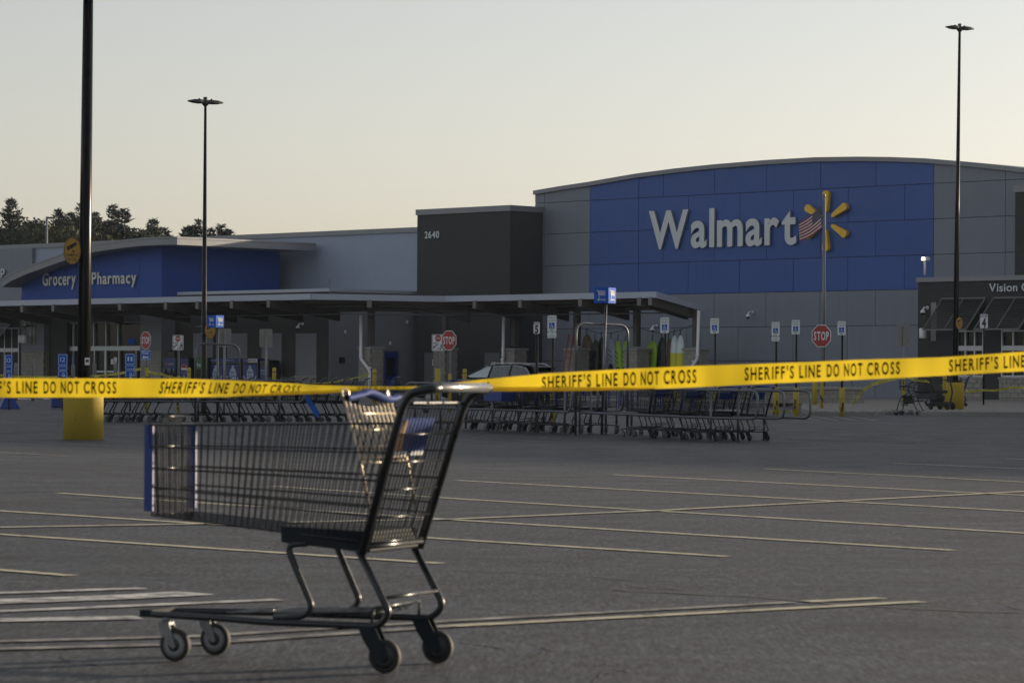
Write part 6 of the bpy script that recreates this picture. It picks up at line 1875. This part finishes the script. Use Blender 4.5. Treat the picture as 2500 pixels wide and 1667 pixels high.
thin_tape([(345, 900), (232, 918), (150, 920), (-20, 914)], [92, 100, 104, 108], 'thin yellow tape running left from the blue arrow sign past the doors', sag=3)
thin_tape([(352, 900), (395, 913), (452, 923), (520, 930)], [92, 91, 91, 92], 'thin pale yellow tape sagging right from the blue arrow sign', sag=4)
thin_tape([(770, 936), (840, 927), (902, 911)], [115, 122, 128], 'thin yellow tape rising to the white downpipe above the left corral', sag=3)
thin_tape([(2078, 994), (2092, 972), (2108, 952), (2130, 938), (2170, 927), (2212, 918)], [103, 103, 103, 102.5, 101, 100], 'torn yellow tape end trailing to the ground by the planter', w=.12)
thin_tape([(2212, 919), (2262, 930), (2308, 941)], [100, 101, 103], 'thin yellow tape between the blank sign post and the lamp base bollard', sag=4)
thin_tape([(2345, 951), (2400, 952), (2470, 945), (2560, 940)], [104, 103, 102, 101], 'thin yellow tape running right from the square yellow lamp base', sag=4)
thin_tape([(1876, 1003.5), (1935, 1003.5)], [94, 94], 'short yellow tape at ankle height between two parking sign posts', w=.05)
# ================================================================== LITTER
def scrap(u, v, w, h, mname, label, rz=0.0):
    p = G(u, v); k = p.y / FPX
    m = MB(); pts = [(rnd.uniform(.75, 1.1) * w / 2 * math.cos(a), rnd.uniform(.75, 1.1) * h / 2 * math.sin(a)) for a in [R_(60 * i) for i in range(6)]]
    hs_ = min(1.0, w / .3); V = [(a, b, rnd.uniform(.003, .02) * hs_) for a, b in pts] + [(0, 0, .035 * hs_)]
    m.add(V, [(i, (i + 1) % 6, 6) for i in range(6)]); mk('litter', m, mname, None, (p.x, p.y, p.z + .004), (0, 0, rz), label=label, category='litter')
scrap(1506, 1450.5, .05, .03, 'litter_tan', 'small tan scrap on the asphalt right of the lone cart')
scrap(45, 975, .4, .4, 'litter_white', 'white scrap on the asphalt right of the blue sign foot'); scrap(60, 975.5, .4, .4, 'litter_white', 'second white scrap right of the blue sign foot')
scrap(80, 976, .35, .4, 'litter_white', 'white scrap left of the yellow lamp base'); scrap(112, 975, .4, .4, 'litter_white', 'white scrap nearest the yellow lamp base')
scrap(96, 976, .45, .4, 'seat_dark', 'dark scrap between white ones left of the yellow lamp base')
scrap(2026, 1011.5, .08, .1, 'litter_white', 'white paper cup by the kerb left of the third parking post'); scrap(2372, 1012.5, .35, .3, 'poster_light', 'crumpled pale bottle lying at the kerb on the right')
scrap(1448, 1175, .05, .2, 'seat_dark', 'dark speck of debris between the parking lines in the middle'); scrap(2030, 1158, .05, .2, 'seat_dark', 'dark speck of debris on the lot at the right')

# ================================================================== TREES BEHIND THE STORE
def tree_parts(p, label, crown, cm, h, tr, cat='tree', name='conifer_tree'):
    r = empty(name, p, rnd.uniform(0, 6), label=label, category=cat, group='trees behind the store')
    m = MB(); m.tube([(0, 0, -.2), (.05, .03, h * .5), (0, 0, h * .96)], [tr, tr * .6, .02], 8)
    for k in range(6):
        a = rnd.uniform(0, 6.28); z = h * rnd.uniform(.3, .8); L_ = h * .12; m.tube([(0, 0, z), (L_ * math.cos(a), L_ * math.sin(a), z + L_ * .3)], [tr * .3, .02], 5)
    mk('trunk', m, 'bark', r); mk('crown', crown, cm, r)
    return r
def conifer(u, vt, Y, w, label, style='spruce', cm='needle_dark'):
    p = at(u, 930, Y); p.z = .3; h = at(u, vt, Y).z - p.z
    m = MB(); rr = rnd
    vis = 4.6                                               # foliage modelled over the top metres and more sparsely below
    layers = []
    z = h - .15
    while z > h * .25:
        layers.append(z); z -= (.22 if h - z < vis else .6) * rr.uniform(.7, 1.3)
    for z in layers:
        d = h - z                                            # distance below the tip
        if style == 'spruce': rad = min(w, .12 + .50 * d ** .92) * rr.uniform(.8, 1.12)
        else: rad = min(w, .10 + .58 * d ** .85) * rr.uniform(.55, 1.15)
        nb_ = int(6 + 8 * rad)
        for b in range(nb_):
            a = rr.uniform(0, 6.283); L_ = rad * rr.uniform(.6, 1.1)
            rise = (.30 if d < 1.2 else -.10) if style == 'spruce' else rr.uniform(.15, .60)
            steps = max(2, int(L_ / .16))
            for s_ in range(steps):
                f = (s_ + .6) / steps
                c = Vector((math.cos(a) * L_ * f, math.sin(a) * L_ * f, z + L_ * f * rise))
                for q in range(3):
                    da = a + rr.uniform(-1.2, 1.2); ln = rr.uniform(.15, .30); wd = rr.uniform(.035, .07)
                    d_ = Vector((math.cos(da), math.sin(da), rr.uniform(-.3, .6) if style == 'spruce' else rr.uniform(0, .9))) * ln
                    sd = Vector((-d_.y, d_.x, rr.uniform(-.6, .6))).normalized() * wd
                    o = c + Vector((rr.uniform(-.1, .1), rr.uniform(-.1, .1), rr.uniform(-.1, .1)))
                    m.add([o - sd, o + sd, o + d_ + sd * .3, o + d_ - sd * .3], [(0, 1, 2, 3)])
    for k in range(14):
        a = rr.uniform(0, 6.28); d_ = Vector((math.cos(a) * .09, math.sin(a) * .09, .20)); sd = Vector((-d_.y, d_.x, 0)).normalized() * .022
        o = Vector((0, 0, h - .5 + k * .035)); m.add([o - sd, o + sd, o + d_ + sd * .3, o + d_ - sd * .3], [(0, 1, 2, 3)])
    return tree_parts(p, label, m, cm, h, .16)
def broadleaf(u, vt, Y, w, label, cm='leaf_green'):
    p = at(u, 930, Y); p.z = .3; h = at(u, vt, Y).z - p.z
    m = MB(); rr = rnd
    cl = []
    for k in range(38):
        th_ = rr.uniform(0, 6.28); f = rr.random() ** .5; zz = rr.uniform(.38, .96)
        rad = w * math.sin(math.pi * min(.93, max(.1, (zz - .25) / .80))) ** .55
        cl.append((Vector((math.cos(th_) * rad * f, math.sin(th_) * rad * f, h * zz)), rr.uniform(.45, .9)))
    for c, rad in cl:
        for q in range(int(260 * rad)):
            v = Vector((rr.gauss(0, 1), rr.gauss(0, 1), rr.gauss(0, .8))); v = v.normalized() * rad * rr.uniform(.55, 1.05)
            o = c + v; n_ = Vector((rr.uniform(-1, 1), rr.uniform(-1, 1), rr.uniform(-.3, 1))).normalized(); a = n_.orthogonal().normalized() * rr.uniform(.08, .16); b = n_.cross(a).normalized() * rr.uniform(.07, .12)
            if o.z > h + .25: continue
            m.add([o - a, o + b, o + a, o - b], [(0, 1, 2, 3)])
    return tree_parts(p, label, m, cm, h, .2, name='broadleaf_tree')
conifer(26, 487, 232, 2.2, 'tall shaggy pine at the left edge behind the store', 'pine')
conifer(-40, 515, 236, 2.4, 'dark pine cut off by the left edge', 'pine')
broadleaf(62, 548, 226, 2.2, 'rounded broadleaf tree between the left pine and the light mast')
broadleaf(95, 548, 229, 2.0, 'low leafy tree just left of the light mast')
conifer(139, 512, 238, 1.7, 'pine with candle-like tips just right of the light mast', 'pine')
broadleaf(135, 553, 222, 2.4, 'broad warm green tree above the amber camera sign', 'leaf_warm')
broadleaf(168, 552, 224, 2.2, 'leafy tree just left of the near lamp pole', 'leaf_warm')
conifer(170, 520, 242, 1.5, 'small pine behind the warm green trees', 'pine')
conifer(196, 497, 236, 2.2, 'tall pine behind the near lamp pole', 'pine')
conifer(232, 520, 238, 1.9, 'pine just right of the near lamp pole', 'pine')
broadleaf(235, 566, 222, 1.5, 'small yellow-green tree right of the near lamp pole', 'leaf_warm')
conifer(273, 500, 230, 2.5, 'tall spruce with a pointed leader, left one of the spruce pair', 'spruce', 'needle_blue')
conifer(302, 510, 231, 2.3, 'tall spruce, right one of the spruce pair', 'spruce', 'needle_blue')
broadleaf(348, 556, 236, 1.7, 'pale airy tree between the spruces', 'leaf_green')
conifer(371, 535, 230, 2.4, 'wide low spruce over the curved roof', 'spruce', 'needle_blue')
conifer(400, 556, 233, 1.8, 'small spruce at the right end of the left group', 'spruce', 'needle_blue')
broadleaf(318, 558, 233, 2.2, 'dark leafy filler tree under the spruces', 'leaf_green')
broadleaf(270, 560, 236, 2.2, 'dark leafy tree under the spruce pair', 'leaf_green')
broadleaf(20, 555, 238, 3.0, 'dark leafy tree below the left pine', 'leaf_green')
for u, v, w, lb, cm in ((42, 536, 2.6, 'dense dark tree filling the gap right of the left pine', 'leaf_green'), (112, 537, 2.6, 'dense dark tree behind the light mast', 'leaf_green'), (152, 536, 2.8, 'dense dark tree left of the near lamp pole', 'leaf_green'),
                       (218, 536, 2.6, 'dense dark tree right behind the near lamp pole', 'leaf_green'), (252, 540, 2.4, 'dense dark tree left of the spruce pair', 'leaf_green'), (330, 548, 2.4, 'dense dark tree right of the spruce pair', 'leaf_green'), (376, 560, 1.8, 'low dense tree behind the roof peak', 'leaf_green')):
    broadleaf(u, v, 240, w, lb, cm)
for u, v, w, lb in ((452, 556, 1.0, 'small pine at the left of the distant group'), (481, 537, 1.5, 'tallest pine of the distant group left of the slim lamp pole'), (512, 558, 1.0, 'small distant pine just right of the slim lamp pole'), (537, 550, 1.1, 'distant pine over the white wall'), (555, 560, .9, 'rightmost small distant pine over the white wall'), (466, 552, 1.2, 'distant pine second from the left')):
    conifer(u, v, 262, w, lb, 'pine')
# ================================================================== AIR
hz_ = bpy.data.materials.new('haze'); hz_.use_nodes = True
_hn, _hl = hz_.node_tree.nodes, hz_.node_tree.links
_hn.remove(_hn['Principled BSDF'])
_pv = _hn.new('ShaderNodeVolumePrincipled'); _pv.inputs['Color'].default_value = (.72, .86, 1.0, 1); _pv.inputs['Density'].default_value = .00008; _pv.inputs['Anisotropy'].default_value = .1
_hl.new(_pv.outputs[0], _hn['Material Output'].inputs['Volume'])
m = MB(); m.bbox(-960, 960, -140, 1460, -1.0, 17.0)
hb_ = mk('haze', m, hz_, kind='stuff', label='thin pale haze lying over the whole lot', category='haze')
